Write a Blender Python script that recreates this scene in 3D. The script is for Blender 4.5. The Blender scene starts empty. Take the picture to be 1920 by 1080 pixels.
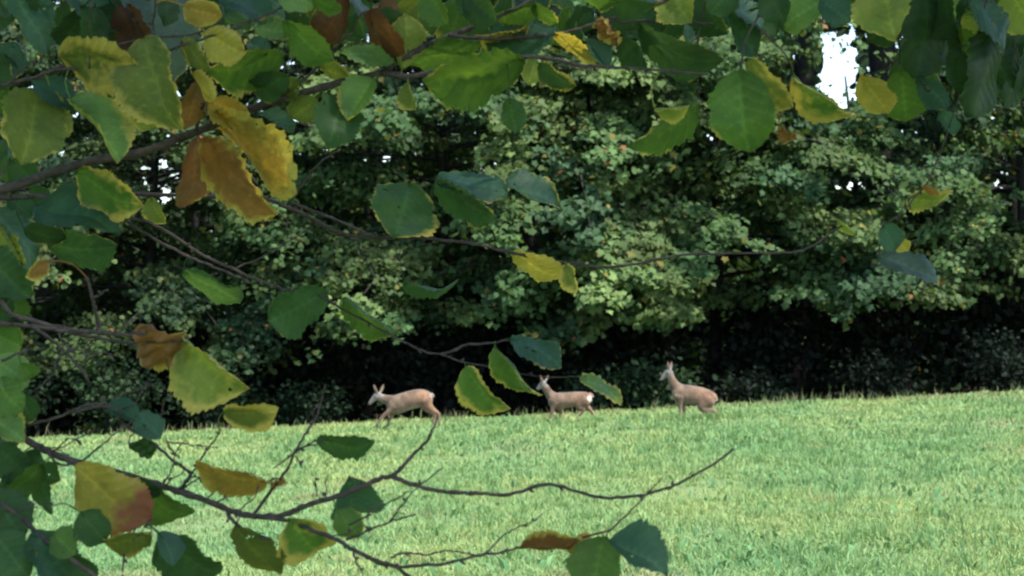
import bpy, math, random
import numpy as np
from mathutils import Vector, Matrix

# ------------------------------------------------------------------ camera, sky, sun, exposure
rng = np.random.default_rng(11)
random.seed(5)
scene = bpy.context.scene
COL = scene.collection
FPX = 3909.0                      # focal length in photograph pixels (1920 wide)
CAMZ = 1.6
PITCH = math.atan((600 - 540) / FPX)

cam_data = bpy.data.cameras.new('camera')
cam_data.sensor_width = 36.0
cam_data.lens = FPX * 36.0 / 1920.0
cam_data.clip_start = 0.05
cam_data.clip_end = 3000.0
cam = bpy.data.objects.new('camera', cam_data)
COL.objects.link(cam)
cam.location = (0, 0, CAMZ)
cam.rotation_euler = (math.pi / 2 + PITCH, 0, 0)
scene.camera = cam
cam_data.dof.use_dof = True
cam_data.dof.focus_distance = 5.6
cam_data.dof.aperture_fstop = 11.5

SUN_DIR = Vector((0.62, -0.46, 1.25)).normalized()      # towards the sun
SUN_EL = math.asin(SUN_DIR.z)
SUN_AZ = math.atan2(SUN_DIR.x, SUN_DIR.y)
world = bpy.data.worlds.new('World')
scene.world = world
world.use_nodes = True
wn = world.node_tree
wn.nodes.clear()
w_out = wn.nodes.new('ShaderNodeOutputWorld')
w_bg = wn.nodes.new('ShaderNodeBackground')
w_sky = wn.nodes.new('ShaderNodeTexSky')
w_sky.sky_type = 'NISHITA'
w_sky.sun_disc = False
w_sky.sun_elevation = SUN_EL
w_sky.sun_rotation = SUN_AZ
w_sky.air_density = 1.0
w_sky.dust_density = 0.9
w_bg.inputs['Strength'].default_value = 0.15
wn.links.new(w_sky.outputs[0], w_bg.inputs['Color'])
wn.links.new(w_bg.outputs[0], w_out.inputs['Surface'])

sun_data = bpy.data.lights.new('sun', 'SUN')
sun_data.energy = 4.0
sun_data.angle = math.radians(2.5)
sun_data.color = (1.0, 0.96, 0.89)
sun = bpy.data.objects.new('sun', sun_data)
COL.objects.link(sun)
sun.rotation_euler = SUN_DIR.to_track_quat('Z', 'Y').to_euler()
sun.location = (10, -10, 30)

vs = scene.view_settings
vs.view_transform = 'Standard'
vs.look = 'None'
vs.gamma = 1.0
vs.use_curve_mapping = False
vs.exposure = 1.55
scene.cycles.filter_width = 1.9
scene.cycles.max_bounces = 8
scene.cycles.transparent_max_bounces = 8

# ------------------------------------------------------------------ helpers
def px(x, y, d):
    """photograph pixel at world depth d (metres along +Y) -> world point"""
    xc = (x - 960.0) / FPX
    yc = (540.0 - y) / FPX
    dy = math.cos(PITCH) - yc * math.sin(PITCH)
    dz = math.sin(PITCH) + yc * math.cos(PITCH)
    t = d / dy
    return Vector((xc * t, d, CAMZ + dz * t))

def link(o, parent=None, label=None, cat=None, group=None, kind=None):
    COL.objects.link(o)
    if parent is not None:
        o.parent = parent
    if label: o['label'] = label
    if cat: o['category'] = cat
    if group: o['group'] = group
    if kind: o['kind'] = kind
    return o

def empty(name, loc, label, cat, group=None):
    o = bpy.data.objects.new(name, None)
    o.empty_display_size = 0.3
    o.location = loc
    link(o, None, label, cat, group)
    return o

def np_mesh(name, co, faces, mat=None, cols=None, smooth=True):
    """co (n,3); faces (m,3) or (m,4) arrays (one array or a list of arrays)"""
    me = bpy.data.meshes.new(name)
    co = np.asarray(co, dtype=np.float32)
    fl = faces if isinstance(faces, list) else [faces]
    fl = [np.asarray(f, dtype=np.int32) for f in fl if len(f)]
    nl = sum(f.size for f in fl)
    nf = sum(f.shape[0] for f in fl)
    me.vertices.add(len(co)); me.vertices.foreach_set('co', co.ravel())
    me.loops.add(nl); me.polygons.add(nf)
    me.loops.foreach_set('vertex_index', np.concatenate([f.ravel() for f in fl]))
    tot = np.concatenate([np.full(f.shape[0], f.shape[1], dtype=np.int32) for f in fl])
    st = np.concatenate([[0], np.cumsum(tot)[:-1]]).astype(np.int32)
    me.polygons.foreach_set('loop_start', st)
    try:
        me.polygons.foreach_set('loop_total', tot)
    except Exception:
        pass
    if cols is not None:
        for an, arr in cols.items():
            a = me.color_attributes.new(an, 'FLOAT_COLOR', 'POINT')
            arr = np.asarray(arr, dtype=np.float32)
            if arr.shape[1] == 3:
                arr = np.concatenate([arr, np.ones((len(arr), 1), np.float32)], 1)
            a.data.foreach_set('color', arr.ravel())
    me.update(calc_edges=True)
    if smooth:
        me.polygons.foreach_set('use_smooth', np.ones(nf, dtype=bool))
    if mat:
        me.materials.append(mat)
    return me

def vnoise(x, y, s=1.0, seed=0):
    """smooth value noise, vectorised"""
    x = np.asarray(x, float) / s; y = np.asarray(y, float) / s
    xi = np.floor(x).astype(np.int64); yi = np.floor(y).astype(np.int64)
    fx = x - xi; fy = y - yi
    fx = fx * fx * (3 - 2 * fx); fy = fy * fy * (3 - 2 * fy)
    def h(a, b):
        n = (a * 374761393 + b * 668265263 + seed * 974634533) & 0x7fffffff
        n = ((n ^ (n >> 13)) * 1274126177) & 0x7fffffff
        return ((n ^ (n >> 16)) & 0xffff) / 65535.0
    return (h(xi, yi) * (1 - fx) + h(xi + 1, yi) * fx) * (1 - fy) + (h(xi, yi + 1) * (1 - fx) + h(xi + 1, yi + 1) * fx) * fy

def sstep(a, b, x):
    t = np.clip((np.asarray(x, float) - a) / (b - a), 0, 1)
    return t * t * (3 - 2 * t)

def ground_z(x, y):
    x = np.asarray(x, float); y = np.asarray(y, float)
    s = sstep(2, 28, y)
    xl = np.clip(x, -26, 26)
    z = (0.05 * xl - 0.006 * np.clip(xl - 3, 0, 9) - 0.07) * s
    z = z - 0.085 * np.clip(y - 36.4, 0, 6)
    z = z + (vnoise(x, y, 3.1, 1) - 0.5) * 0.07 * sstep(3, 12, y) + (vnoise(x, y, 0.9, 2) - 0.5) * 0.03
    return z

def smooth_path(pts, n=6):
    """Catmull-Rom through pts (array (k,m)) -> denser array"""
    P = np.asarray(pts, float)
    if len(P) < 3:
        t = np.linspace(0, 1, n + 1)[:, None]
        return P[0] * (1 - t) + P[-1] * t
    Q = np.vstack([2 * P[0] - P[1], P, 2 * P[-1] - P[-2]])
    out = []
    for i in range(1, len(Q) - 2):
        p0, p1, p2, p3 = Q[i - 1], Q[i], Q[i + 1], Q[i + 2]
        for t in np.linspace(0, 1, n, endpoint=False):
            out.append(0.5 * ((2 * p1) + (-p0 + p2) * t + (2 * p0 - 5 * p1 + 4 * p2 - p3) * t * t + (-p0 + 3 * p1 - 3 * p2 + p3) * t ** 3))
    out.append(P[-1])
    return np.array(out)

def tube_arrays(path, rad, sides=7, squash=None):
    """path (n,3), rad (n,) -> verts, quad faces (+ end fans as quads degenerate free)"""
    path = np.asarray(path, float); n = len(path)
    rad = np.asarray(rad, float)
    tang = np.gradient(path, axis=0)
    tang /= np.linalg.norm(tang, axis=1)[:, None] + 1e-9
    ref = np.array([0.13, 0.21, 0.97])
    if abs(tang[:, 2]).mean() > 0.85: ref = np.array([0.2, 0.97, 0.1])
    a = np.cross(tang, ref); a /= np.linalg.norm(a, axis=1)[:, None] + 1e-9
    b = np.cross(tang, a)
    th = np.linspace(0, 2 * np.pi, sides, endpoint=False)
    V = path[:, None, :] + rad[:, None, None] * (np.cos(th)[None, :, None] * a[:, None, :] + np.sin(th)[None, :, None] * b[:, None, :])
    V = V.reshape(-1, 3)
    i = np.arange(n - 1)[:, None] * sides
    j = np.arange(sides)[None, :]; k = (j + 1) % sides
    F = np.stack([i + j, i + k, i + k + sides, i + j + sides], -1).reshape(-1, 4)
    # caps
    V = np.vstack([V, path[0], path[-1]])
    c0, c1 = len(V) - 2, len(V) - 1
    jj = np.arange(sides); kk = (jj + 1) % sides
    T0 = np.stack([np.full(sides, c0), kk, jj], -1)
    o = (n - 1) * sides
    T1 = np.stack([np.full(sides, c1), o + jj, o + kk], -1)
    return V, F, np.vstack([T0, T1])

class Bag:
    """collects geometry for one mesh"""
    def __init__(s): s.v = []; s.q = []; s.t = []; s.c = []; s.n = 0
    def tube(s, path, rad, sides=7, col=None):
        V, F, T = tube_arrays(path, rad, sides)
        s.add(V, F, T, col)
    def add(s, V, F=None, T=None, col=None):
        s.v.append(V)
        if F is not None and len(F): s.q.append(F + s.n)
        if T is not None and len(T): s.t.append(T + s.n)
        if col is not None:
            col = np.asarray(col, float)
            s.c.append(np.tile(col, (len(V), 1)) if col.ndim == 1 else col)
        s.n += len(V)
    def mesh(s, name, mat, cname='tint'):
        fl = []
        if s.q: fl.append(np.concatenate(s.q))
        if s.t: fl.append(np.concatenate(s.t))
        cols = {cname: np.concatenate(s.c)} if s.c else None
        return np_mesh(name, np.concatenate(s.v), fl, mat, cols)

# ------------------------------------------------------------------ materials
def new_mat(name):
    m = bpy.data.materials.new(name); m.use_nodes = True
    nt = m.node_tree; nt.nodes.clear()
    out = nt.nodes.new('ShaderNodeOutputMaterial')
    return m, nt, out

def N(nt, t, **kw):
    n = nt.nodes.new(t)
    for k, v in kw.items():
        setattr(n, k, v)
    return n

def L(nt, a, b): nt.links.new(a, b)

def mathn(nt, op, a, b=None, clamp=False):
    n = N(nt, 'ShaderNodeMath', operation=op); n.use_clamp = clamp
    for i, v in enumerate((a, b)):
        if v is None: continue
        if isinstance(v, (int, float)): n.inputs[i].default_value = v
        else: L(nt, v, n.inputs[i])
    return n.outputs[0]

def mixc(nt, fac, a, b, mode='MIX'):
    n = N(nt, 'ShaderNodeMix', data_type='RGBA', blend_type=mode)
    n.clamp_factor = True
    for idx, v in ((0, fac), (6, a), (7, b)):
        if isinstance(v, (int, float)): n.inputs[idx].default_value = v
        elif isinstance(v, tuple): n.inputs[idx].default_value = (*v, 1.0) if len(v) == 3 else v
        else: L(nt, v, n.inputs[idx])
    return n.outputs[2]

def noise(nt, vec, scale, detail=3, rough=0.55):
    n = N(nt, 'ShaderNodeTexNoise'); n.inputs['Scale'].default_value = scale
    n.inputs['Detail'].default_value = detail; n.inputs['Roughness'].default_value = rough
    if vec is not None: L(nt, vec, n.inputs['Vector'])
    return n.outputs['Fac']

def ramp(nt, fac, a, b):
    n = N(nt, 'ShaderNodeMapRange'); n.inputs[1].default_value = a; n.inputs[2].default_value = b
    n.clamp = True
    L(nt, fac, n.inputs[0])
    return n.outputs[0]

def leaf_surface(nt, out, col, trans=0.4, rough=0.5, spec=0.3, tboost=(1.25, 1.2, 0.55), bump=None):
    p = N(nt, 'ShaderNodeBsdfPrincipled')
    L(nt, col, p.inputs['Base Color'])
    p.inputs['Roughness'].default_value = rough
    p.inputs['Specular IOR Level'].default_value = spec
    tr = N(nt, 'ShaderNodeBsdfTranslucent')
    tc = mixc(nt, 1.0, col, tboost, 'MULTIPLY')
    L(nt, tc, tr.inputs['Color'])
    if bump is not None:
        L(nt, bump, p.inputs['Normal'])
    mx = N(nt, 'ShaderNodeMixShader'); mx.inputs[0].default_value = trans
    L(nt, p.outputs[0], mx.inputs[1]); L(nt, tr.outputs[0], mx.inputs[2])
    L(nt, mx.outputs[0], out.inputs['Surface'])

def attr(nt, name, typ='GEOMETRY'):
    n = N(nt, 'ShaderNodeAttribute', attribute_type=typ, attribute_name=name)
    return n

# foliage of the wood / grass : colour comes per leaf from the 'tint' attribute
def tint_mat(name, trans, rough, spec, tb):
    m, nt, out = new_mat(name)
    a = attr(nt, 'tint')
    leaf_surface(nt, out, a.outputs['Color'], trans, rough, spec, tb)
    return m
M_FOLI = tint_mat('tree_foliage', 0.32, 0.6, 0.10, (1.2, 1.25, 0.6))
M_GRASS = tint_mat('grass_blades', 0.30, 0.6, 0.15, (1.15, 1.15, 0.75))

# hazel leaf: object colour = leaf colour with any painted sky sheen, alpha = how far the margin has yellowed
M_HAZEL, nt, out = new_mat('hazel_leaf')
oi = N(nt, 'ShaderNodeObjectInfo')
la = attr(nt, 'leafmap')
sep = N(nt, 'ShaderNodeSeparateColor'); L(nt, la.outputs['Color'], sep.inputs[0])
tc = N(nt, 'ShaderNodeTexCoord')
off = N(nt, 'ShaderNodeVectorMath', operation='ADD')
rv = N(nt, 'ShaderNodeCombineXYZ')
r100 = mathn(nt, 'MULTIPLY', oi.outputs['Random'], 57.0)
for i in range(3): L(nt, r100, rv.inputs[i])
L(nt, tc.outputs['Object'], off.inputs[0]); L(nt, rv.outputs[0], off.inputs[1])
ov = off.outputs[0]
n1 = noise(nt, ov, 28, 4); n2 = noise(nt, ov, 90, 3); n3 = noise(nt, ov, 22, 5, 0.65)
u2 = mathn(nt, 'POWER', sep.outputs[0], 2.5)
t3 = mathn(nt, 'POWER', sep.outputs[1], 3.0)
edge = mathn(nt, 'ADD', mathn(nt, 'MULTIPLY', u2, 0.55), mathn(nt, 'MULTIPLY', t3, 0.35))
edge = mathn(nt, 'ADD', edge, mathn(nt, 'ADD', mathn(nt, 'MULTIPLY', n1, 1.0), mathn(nt, 'MULTIPLY', n2, 0.35)))
thr = mathn(nt, 'SUBTRACT', edge, mathn(nt, 'SUBTRACT', 1.52, oi.outputs['Alpha']))
yel = ramp(nt, thr, -0.05, 0.22)
base = mixc(nt, ramp(nt, n3, 0.25, 0.75), mixc(nt, 1.0, oi.outputs['Color'], (0.6, 0.7, 0.66), 'MULTIPLY'),
            mixc(nt, 1.0, oi.outputs['Color'], (1.38, 1.28, 1.1), 'MULTIPLY'))
c = mixc(nt, yel, base, (0.40, 0.33, 0.09))
vein = ramp(nt, sep.outputs[2], 0.6, 1.0)
c = mixc(nt, mathn(nt, 'MULTIPLY', vein, 0.6), c, mixc(nt, 1.0, c, (1.7, 1.6, 1.5), 'MULTIPLY'))
spot = mathn(nt, 'MULTIPLY', ramp(nt, n2, 0.66, 0.74), mathn(nt, 'MULTIPLY', oi.outputs['Alpha'], 0.8), True)
c = mixc(nt, spot, c, (0.12, 0.055, 0.02))
rd = attr(nt, 'red', 'OBJECT')
redm = mathn(nt, 'ADD', mathn(nt, 'MULTIPLY', sep.outputs[1], 0.9), mathn(nt, 'MULTIPLY', n1, 0.9))
redm = mathn(nt, 'MULTIPLY', ramp(nt, redm, 0.98, 1.2), rd.outputs['Fac'])
c = mixc(nt, redm, c, (0.27, 0.105, 0.07))
bmp = N(nt, 'ShaderNodeBump'); bmp.inputs['Strength'].default_value = 0.25; bmp.inputs['Distance'].default_value = 0.002
L(nt, n2, bmp.inputs['Height'])
hole = mathn(nt, 'MULTIPLY', ramp(nt, noise(nt, ov, 75, 1), 0.735, 0.75), ramp(nt, oi.outputs['Random'], 0.60, 0.62))
hole = mathn(nt, 'MULTIPLY', hole, ramp(nt, sep.outputs[0], 0.12, 0.14))
leaf_surface(nt, out, c, 0.48, 0.52, 0.20, (1.4, 1.28, 0.5), bmp.outputs[0])
src = out.inputs['Surface'].links[0].from_socket
trn = N(nt, 'ShaderNodeBsdfTransparent'); mh = N(nt, 'ShaderNodeMixShader')
L(nt, hole, mh.inputs[0]); L(nt, src, mh.inputs[1]); L(nt, trn.outputs[0], mh.inputs[2]); L(nt, mh.outputs[0], out.inputs['Surface'])

def bark_mat(name, a, b, scale, flecks=0.55):
    m, nt, out = new_mat(name)
    tc = N(nt, 'ShaderNodeTexCoord')
    n_ = noise(nt, tc.outputs['Object'], scale, 5, 0.65)
    n_2 = noise(nt, tc.outputs['Object'], scale * 6, 3, 0.6)
    col = mixc(nt, ramp(nt, n_, 0.3, 0.7), a, b)
    col = mixc(nt, mathn(nt, 'MULTIPLY', ramp(nt, n_2, 0.6, 0.7), flecks), col, tuple(min(1, 2.6 * v) for v in b))
    p = N(nt, 'ShaderNodeBsdfPrincipled'); p.inputs['Roughness'].default_value = 0.8
    p.inputs['Specular IOR Level'].default_value = 0.25
    L(nt, col, p.inputs['Base Color'])
    bp = N(nt, 'ShaderNodeBump'); bp.inputs['Strength'].default_value = 0.5; bp.inputs['Distance'].default_value = 0.02 * 30 / scale
    L(nt, n_, bp.inputs['Height']); L(nt, bp.outputs[0], p.inputs['Normal'])
    L(nt, p.outputs[0], out.inputs['Surface'])
    return m
M_TWIG = bark_mat('hazel_bark', (0.026, 0.019, 0.015), (0.078, 0.060, 0.050), 60)
M_TRUNK = bark_mat('tree_bark', (0.012, 0.0115, 0.011), (0.026, 0.024, 0.022), 6, 0.0)

# ground: meadow soil and grass mat, changing to leaf litter inside the wood
M_GROUND, nt, out = new_mat('meadow_ground')
tc = N(nt, 'ShaderNodeTexCoord')
ge = N(nt, 'ShaderNodeNewGeometry')
sx = N(nt, 'ShaderNodeSeparateXYZ'); L(nt, ge.outputs['Position'], sx.inputs[0])
na = noise(nt, ge.outputs['Position'], 0.6, 4); nb = noise(nt, ge.outputs['Position'], 9, 4); nc = noise(nt, ge.outputs['Position'], 40, 3)
g = mixc(nt, ramp(nt, na, 0.35, 0.65), (0.10, 0.20, 0.08), (0.16, 0.225, 0.085))
g = mixc(nt, ramp(nt, nb, 0.4, 0.75), g, (0.12, 0.13, 0.06))
g = mixc(nt, mathn(nt, 'MULTIPLY', ramp(nt, nc, 0.5, 0.75), 0.4), g, (0.06, 0.11, 0.04))
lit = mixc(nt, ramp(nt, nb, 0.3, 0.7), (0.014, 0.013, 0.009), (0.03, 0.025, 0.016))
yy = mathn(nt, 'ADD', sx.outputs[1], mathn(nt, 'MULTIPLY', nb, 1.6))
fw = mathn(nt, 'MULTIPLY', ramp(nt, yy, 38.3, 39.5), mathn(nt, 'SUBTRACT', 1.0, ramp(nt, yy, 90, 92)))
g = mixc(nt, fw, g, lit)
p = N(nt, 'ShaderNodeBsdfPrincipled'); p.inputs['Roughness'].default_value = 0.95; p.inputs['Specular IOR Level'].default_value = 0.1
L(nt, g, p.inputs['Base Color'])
bp = N(nt, 'ShaderNodeBump'); bp.inputs['Strength'].default_value = 0.6; bp.inputs['Distance'].default_value = 0.05
L(nt, nc, bp.inputs['Height']); L(nt, bp.outputs[0], p.inputs['Normal'])
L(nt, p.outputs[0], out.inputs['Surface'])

# deer coat
M_FUR, nt, out = new_mat('deer_coat')
a = attr(nt, 'coat'); tc = N(nt, 'ShaderNodeTexCoord')
nn = noise(nt, tc.outputs['Object'], 55, 4, 0.6); n5 = noise(nt, tc.outputs['Object'], 9, 3)
cc = mixc(nt, ramp(nt, nn, 0.3, 0.7), mixc(nt, 1.0, a.outputs['Color'], (0.8, 0.78, 0.76), 'MULTIPLY'), mixc(nt, 1.0, a.outputs['Color'], (1.15, 1.15, 1.15), 'MULTIPLY'))
cc = mixc(nt, mathn(nt, 'MULTIPLY', ramp(nt, n5, 0.4, 0.7), 0.35), cc, mixc(nt, 1.0, cc, (0.7, 0.68, 0.7), 'MULTIPLY'))
p = N(nt, 'ShaderNodeBsdfPrincipled'); p.inputs['Roughness'].default_value = 0.85; p.inputs['Specular IOR Level'].default_value = 0.15
p.inputs['Sheen Weight'].default_value = 0.15
L(nt, cc, p.inputs['Base Color'])
bp = N(nt, 'ShaderNodeBump'); bp.inputs['Strength'].default_value = 0.5; bp.inputs['Distance'].default_value = 0.01
L(nt, nn, bp.inputs['Height']); L(nt, bp.outputs[0], p.inputs['Normal'])
L(nt, p.outputs[0], out.inputs['Surface'])
def plain(name, col, rough=0.5, spec=0.3):
    m, nt, out = new_mat(name)
    tc = N(nt, 'ShaderNodeTexCoord')
    n_ = noise(nt, tc.outputs['Object'], 40, 2)
    p = N(nt, 'ShaderNodeBsdfPrincipled'); p.inputs['Roughness'].default_value = rough; p.inputs['Specular IOR Level'].default_value = spec
    L(nt, mixc(nt, n_, tuple(0.85 * v for v in col), tuple(min(1, 1.1 * v) for v in col)), p.inputs['Base Color'])
    L(nt, p.outputs[0], out.inputs['Surface'])
    return m
M_EYE = plain('deer_eye', (0.01, 0.008, 0.006), 0.4, 0.2)
M_NOSE = plain('deer_nose', (0.02, 0.018, 0.018), 0.35, 0.5)
M_HOOF = plain('deer_hoof', (0.03, 0.026, 0.024), 0.5, 0.3)
M_PETAL = plain('white_petal', (0.8, 0.8, 0.76), 0.6)

# ------------------------------------------------------------------ ground
def build_ground():
    def axis(lim_lo, lim_hi, fine_lo, fine_hi, step):
        f = np.arange(fine_lo, fine_hi + 1e-6, step)
        up = [fine_hi]; s = step
        while up[-1] < lim_hi: s *= 1.25; up.append(up[-1] + s)
        dn = [fine_lo]; s = step
        while dn[-1] > lim_lo: s *= 1.25; dn.append(dn[-1] - s)
        return np.concatenate([dn[:0:-1], f, up[1:]])
    X = axis(-900, 900, -14, 14, 0.3); Y = axis(-900, 1500, 0, 62, 0.3)
    gx, gy = np.meshgrid(X, Y)
    gz = ground_z(gx, gy)
    co = np.stack([gx, gy, gz], -1).reshape(-1, 3)
    nx, ny = len(X), len(Y)
    i = (np.arange(ny - 1)[:, None] * nx + np.arange(nx - 1)[None, :])
    F = np.stack([i, i + 1, i + nx + 1, i + nx], -1).reshape(-1, 4)
    o = bpy.data.objects.new('ground', np_mesh('ground', co, F, M_GROUND))
    link(o, kind='structure')
build_ground()

# ------------------------------------------------------------------ grass
def blades(x, y, h, w, lean, col, name, label, cat, mat=M_GRASS, bend=0.3):
    n = len(x)
    z = ground_z(x, y) - 0.01
    th = rng.uniform(0, 2 * np.pi, n)
    ph = rng.uniform(0, 2 * np.pi, n)
    dx, dy = np.cos(th), np.sin(th)          # width direction
    lx, ly = np.cos(ph) * lean, np.sin(ph) * lean
    b = np.stack([x, y, z], -1)
    wd = np.stack([dx, dy, np.zeros(n)], -1) * (w * 0.5)[:, None]
    m = b + np.stack([lx * h * 0.35, ly * h * 0.35, h * 0.6], -1)
    t = b + np.stack([lx * h, ly * h, h * (1 - bend * lean ** 2)], -1)
    V = np.stack([b - wd, b + wd, m + wd * 0.8, m - wd * 0.8, t], 1).reshape(-1, 3)
    i = np.arange(n)[:, None] * 5
    T = np.concatenate([i + [0, 1, 2], i + [0, 2, 3], i + [3, 2, 4]])
    C = np.repeat(col, 5, axis=0).reshape(n, 5, 3)
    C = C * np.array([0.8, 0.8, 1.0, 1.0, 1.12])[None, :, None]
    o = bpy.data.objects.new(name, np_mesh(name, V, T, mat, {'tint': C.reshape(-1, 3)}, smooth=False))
    link(o, None, label, cat, None, 'stuff')
    return o

def scatter(n, y0, y1, marg):
    y = rng.uniform(y0, y1, n)
    hw = y * 0.2456 + marg
    return rng.uniform(-1, 1, n) * hw, y

def build_grass():
    xs, ys = [], []
    for n, y0, y1, mg in ((14000, 5, 11, 2.0), (210000, 11, 17, 1.5), (130000, 17, 24, 1.5), (130000, 24, 36.6, 1.5)):
        x, y = scatter(n, y0, y1, mg); xs.append(x); ys.append(y)
    x = np.concatenate(xs); y = np.concatenate(ys)
    # the sward grows in tufts: thin it where the clump noise is low
    cl = vnoise(x, y, 0.22, 3) * 0.6 + vnoise(x, y, 0.6, 4) * 0.4
    keep = rng.uniform(0, 1, len(x)) < np.clip(0.35 + 1.3 * (cl - 0.25), 0.25, 1)
    x, y, cl = x[keep], y[keep], cl[keep]
    n = len(x)
    far = sstep(16, 33, y)
    h = (0.035 + 0.085 * cl ** 1.5) * rng.uniform(0.5, 1.3, n)
    tall = rng.uniform(0, 1, n) < 0.012
    h[tall] *= 1.7
    w = rng.uniform(0.005, 0.013, n) * (1 + 1.1 * far)
    lean = np.abs(rng.normal(0.75, 0.45, n)).clip(0, 1.5)
    big = vnoise(x, y * 0.45, 1.5, 6) * 0.45 + vnoise(x, y * 0.4, 0.5, 7) * 0.35 + vnoise(x, y * 0.5, 4.5, 8) * 0.2
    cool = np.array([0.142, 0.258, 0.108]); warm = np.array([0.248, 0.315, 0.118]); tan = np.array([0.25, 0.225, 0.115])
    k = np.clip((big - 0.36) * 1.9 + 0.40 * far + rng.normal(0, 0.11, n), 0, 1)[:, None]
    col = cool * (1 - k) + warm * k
    dry = np.clip((vnoise(x, y * 0.4, 0.9, 9) * 0.65 + vnoise(x, y * 0.4, 0.3, 10) * 0.35 - 0.64) * 3.0, 0, 0.6)
    dry = np.clip(dry + (rng.uniform(0, 1, n) < 0.03) * 0.6, 0, 1)[:, None]
    col = col * (1 - dry) + tan * dry
    col *= (rng.uniform(0.9, 1.12, n) * (0.88 + 0.25 * cl))[:, None]
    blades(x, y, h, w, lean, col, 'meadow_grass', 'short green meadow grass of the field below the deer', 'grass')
    # stronger tussocks that stand out of the sward
    xs, ys, hs = [], [], []
    tx_, ty_ = scatter(2600, 11, 34, 1.0)
    kk = vnoise(tx_, ty_ * 0.5, 1.3, 55) > 0.52
    for a_, b_ in zip(tx_[kk], ty_[kk]):
        m = int(rng.integers(8, 22)); r_ = rng.uniform(0.03, 0.09)
        xs.append(a_ + rng.normal(0, r_, m)); ys.append(b_ + rng.normal(0, r_, m)); hs.append(rng.uniform(0.07, 0.17, m))
    x = np.concatenate(xs); y = np.concatenate(ys); h = np.concatenate(hs); n = len(x)
    q = rng.uniform(0, 1, n)[:, None]
    c = np.array([0.095, 0.21, 0.085]) * q + np.array([0.18, 0.275, 0.10]) * (1 - q)
    blades(x, y, h, rng.uniform(0.006, 0.012, n) * (1 + 0.7 * sstep(16, 33, y)), np.abs(rng.normal(0.6, 0.35, n)), c, 'grass_tussocks', 'longer darker grass tufts standing out of the meadow', 'grass')
    # rank grass round the feet of the deer that stands in it
    x = 3.0 + rng.normal(0, 0.28, 420); y = 31.55 + rng.normal(0, 0.16, 420); n = 420
    q = rng.uniform(0, 1, n)[:, None]
    c = np.array([0.11, 0.21, 0.08]) * q + np.array([0.20, 0.265, 0.095]) * (1 - q)
    blades(x, y, rng.uniform(0.09, 0.19, n), rng.uniform(0.010, 0.02, n), np.abs(rng.normal(0.4, 0.3, n)), c, 'rank_grass', 'taller pale grass around the feet of the deer with raised head', 'grass')
    # broad leaved weeds lying among the grass
    x, y = scatter(9000, 11, 35.8, 1.5)
    cl = vnoise(x, y, 0.8, 14)
    k = cl > 0.56
    x, y = x[k], y[k]; n = len(x)
    c = np.array([0.095, 0.20, 0.08]) * rng.uniform(0.7, 1.3, n)[:, None]
    blades(x, y, rng.uniform(0.06, 0.13, n), rng.uniform(0.022, 0.05, n), rng.uniform(0.4, 1.1, n), c, 'meadow_weeds',
           'broad leaved dark green weeds scattered through the meadow', 'weeds')
    # long pale seeding stems along the brow, against the dark wood
    x = rng.uniform(-11, 11, 3200); y = 35.2 + rng.uniform(0, 2.4, 3200) ** 1.0
    cl = vnoise(x, y, 0.5, 21)
    k = rng.uniform(0, 1, len(x)) < np.clip((cl * 0.5 + 0.5 * vnoise(x, y * 0, 1.3, 23) - 0.45) * 2.2, 0.03, 0.7)
    x, y = x[k], y[k]; n = len(x)
    k = rng.uniform(0, 1, n)[:, None]
    c = np.array([0.20, 0.18, 0.10]) * k + np.array([0.09, 0.14, 0.05]) * (1 - k)
    blades(x, y, rng.uniform(0.10, 0.24, n) * (1 + 0.5 * (rng.uniform(0, 1, n) < 0.06)), rng.uniform(0.010, 0.022, n), rng.uniform(0.05, 0.5, n), c, 'tall_grass',
           'pale seeding grass stems along the brow of the field', 'grass')
build_grass()

def white_flower(X, Y, label, s):
    z = float(ground_z(X, Y))
    e = empty('white_flower', (X, Y, z), label, 'flower')
    b = Bag(); b.tube(np.array([[0, 0, -0.02], [0.005, 0, 0.06], [0.0, -0.01, 0.12]]), [0.002, 0.002, 0.0015], 5)
    st = np_mesh('stem', np.concatenate(b.v), [np.concatenate(b.q), np.concatenate(b.t)], M_GRASS,
                 {'tint': np.tile([0.08, 0.15, 0.05], (b.n, 1))})
    link(bpy.data.objects.new('stem', st), e)
    V = [(0, -0.01, 0.124)]; T = []
    for i in range(14):
        a0 = 2 * math.pi * i / 14
        for q, r in ((-0.16, 0.7), (0, 1.0), (0.16, 0.7)):
            V.append((math.cos(a0 + q) * r * s, -0.01 + math.sin(a0 + q) * r * s * 0.8, 0.124 + 0.5 * s * r * (-math.sin(a0))))
        k = 1 + 3 * i
        T += [(0, k, k + 1), (0, k + 1, k + 2)]
    pm = np_mesh('petals', np.array(V), np.array(T), M_PETAL)
    link(bpy.data.objects.new('petals', pm), e)
def ground_hit(x, y):
    """where the view through this photograph pixel meets the field"""
    for d in np.arange(8, 40, 0.05):
        p_ = px(x, y, d)
        if p_.z <= float(ground_z(p_.x, p_.y)) + 0.1: return p_
    return p_
p1 = ground_hit(1595, 878); white_flower(p1.x, p1.y, 'single small white flower in the open grass of the field', 0.032)
p1 = ground_hit(848, 917); white_flower(p1.x, p1.y, 'white flower head in the grass just under the long bare twig', 0.034)

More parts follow.
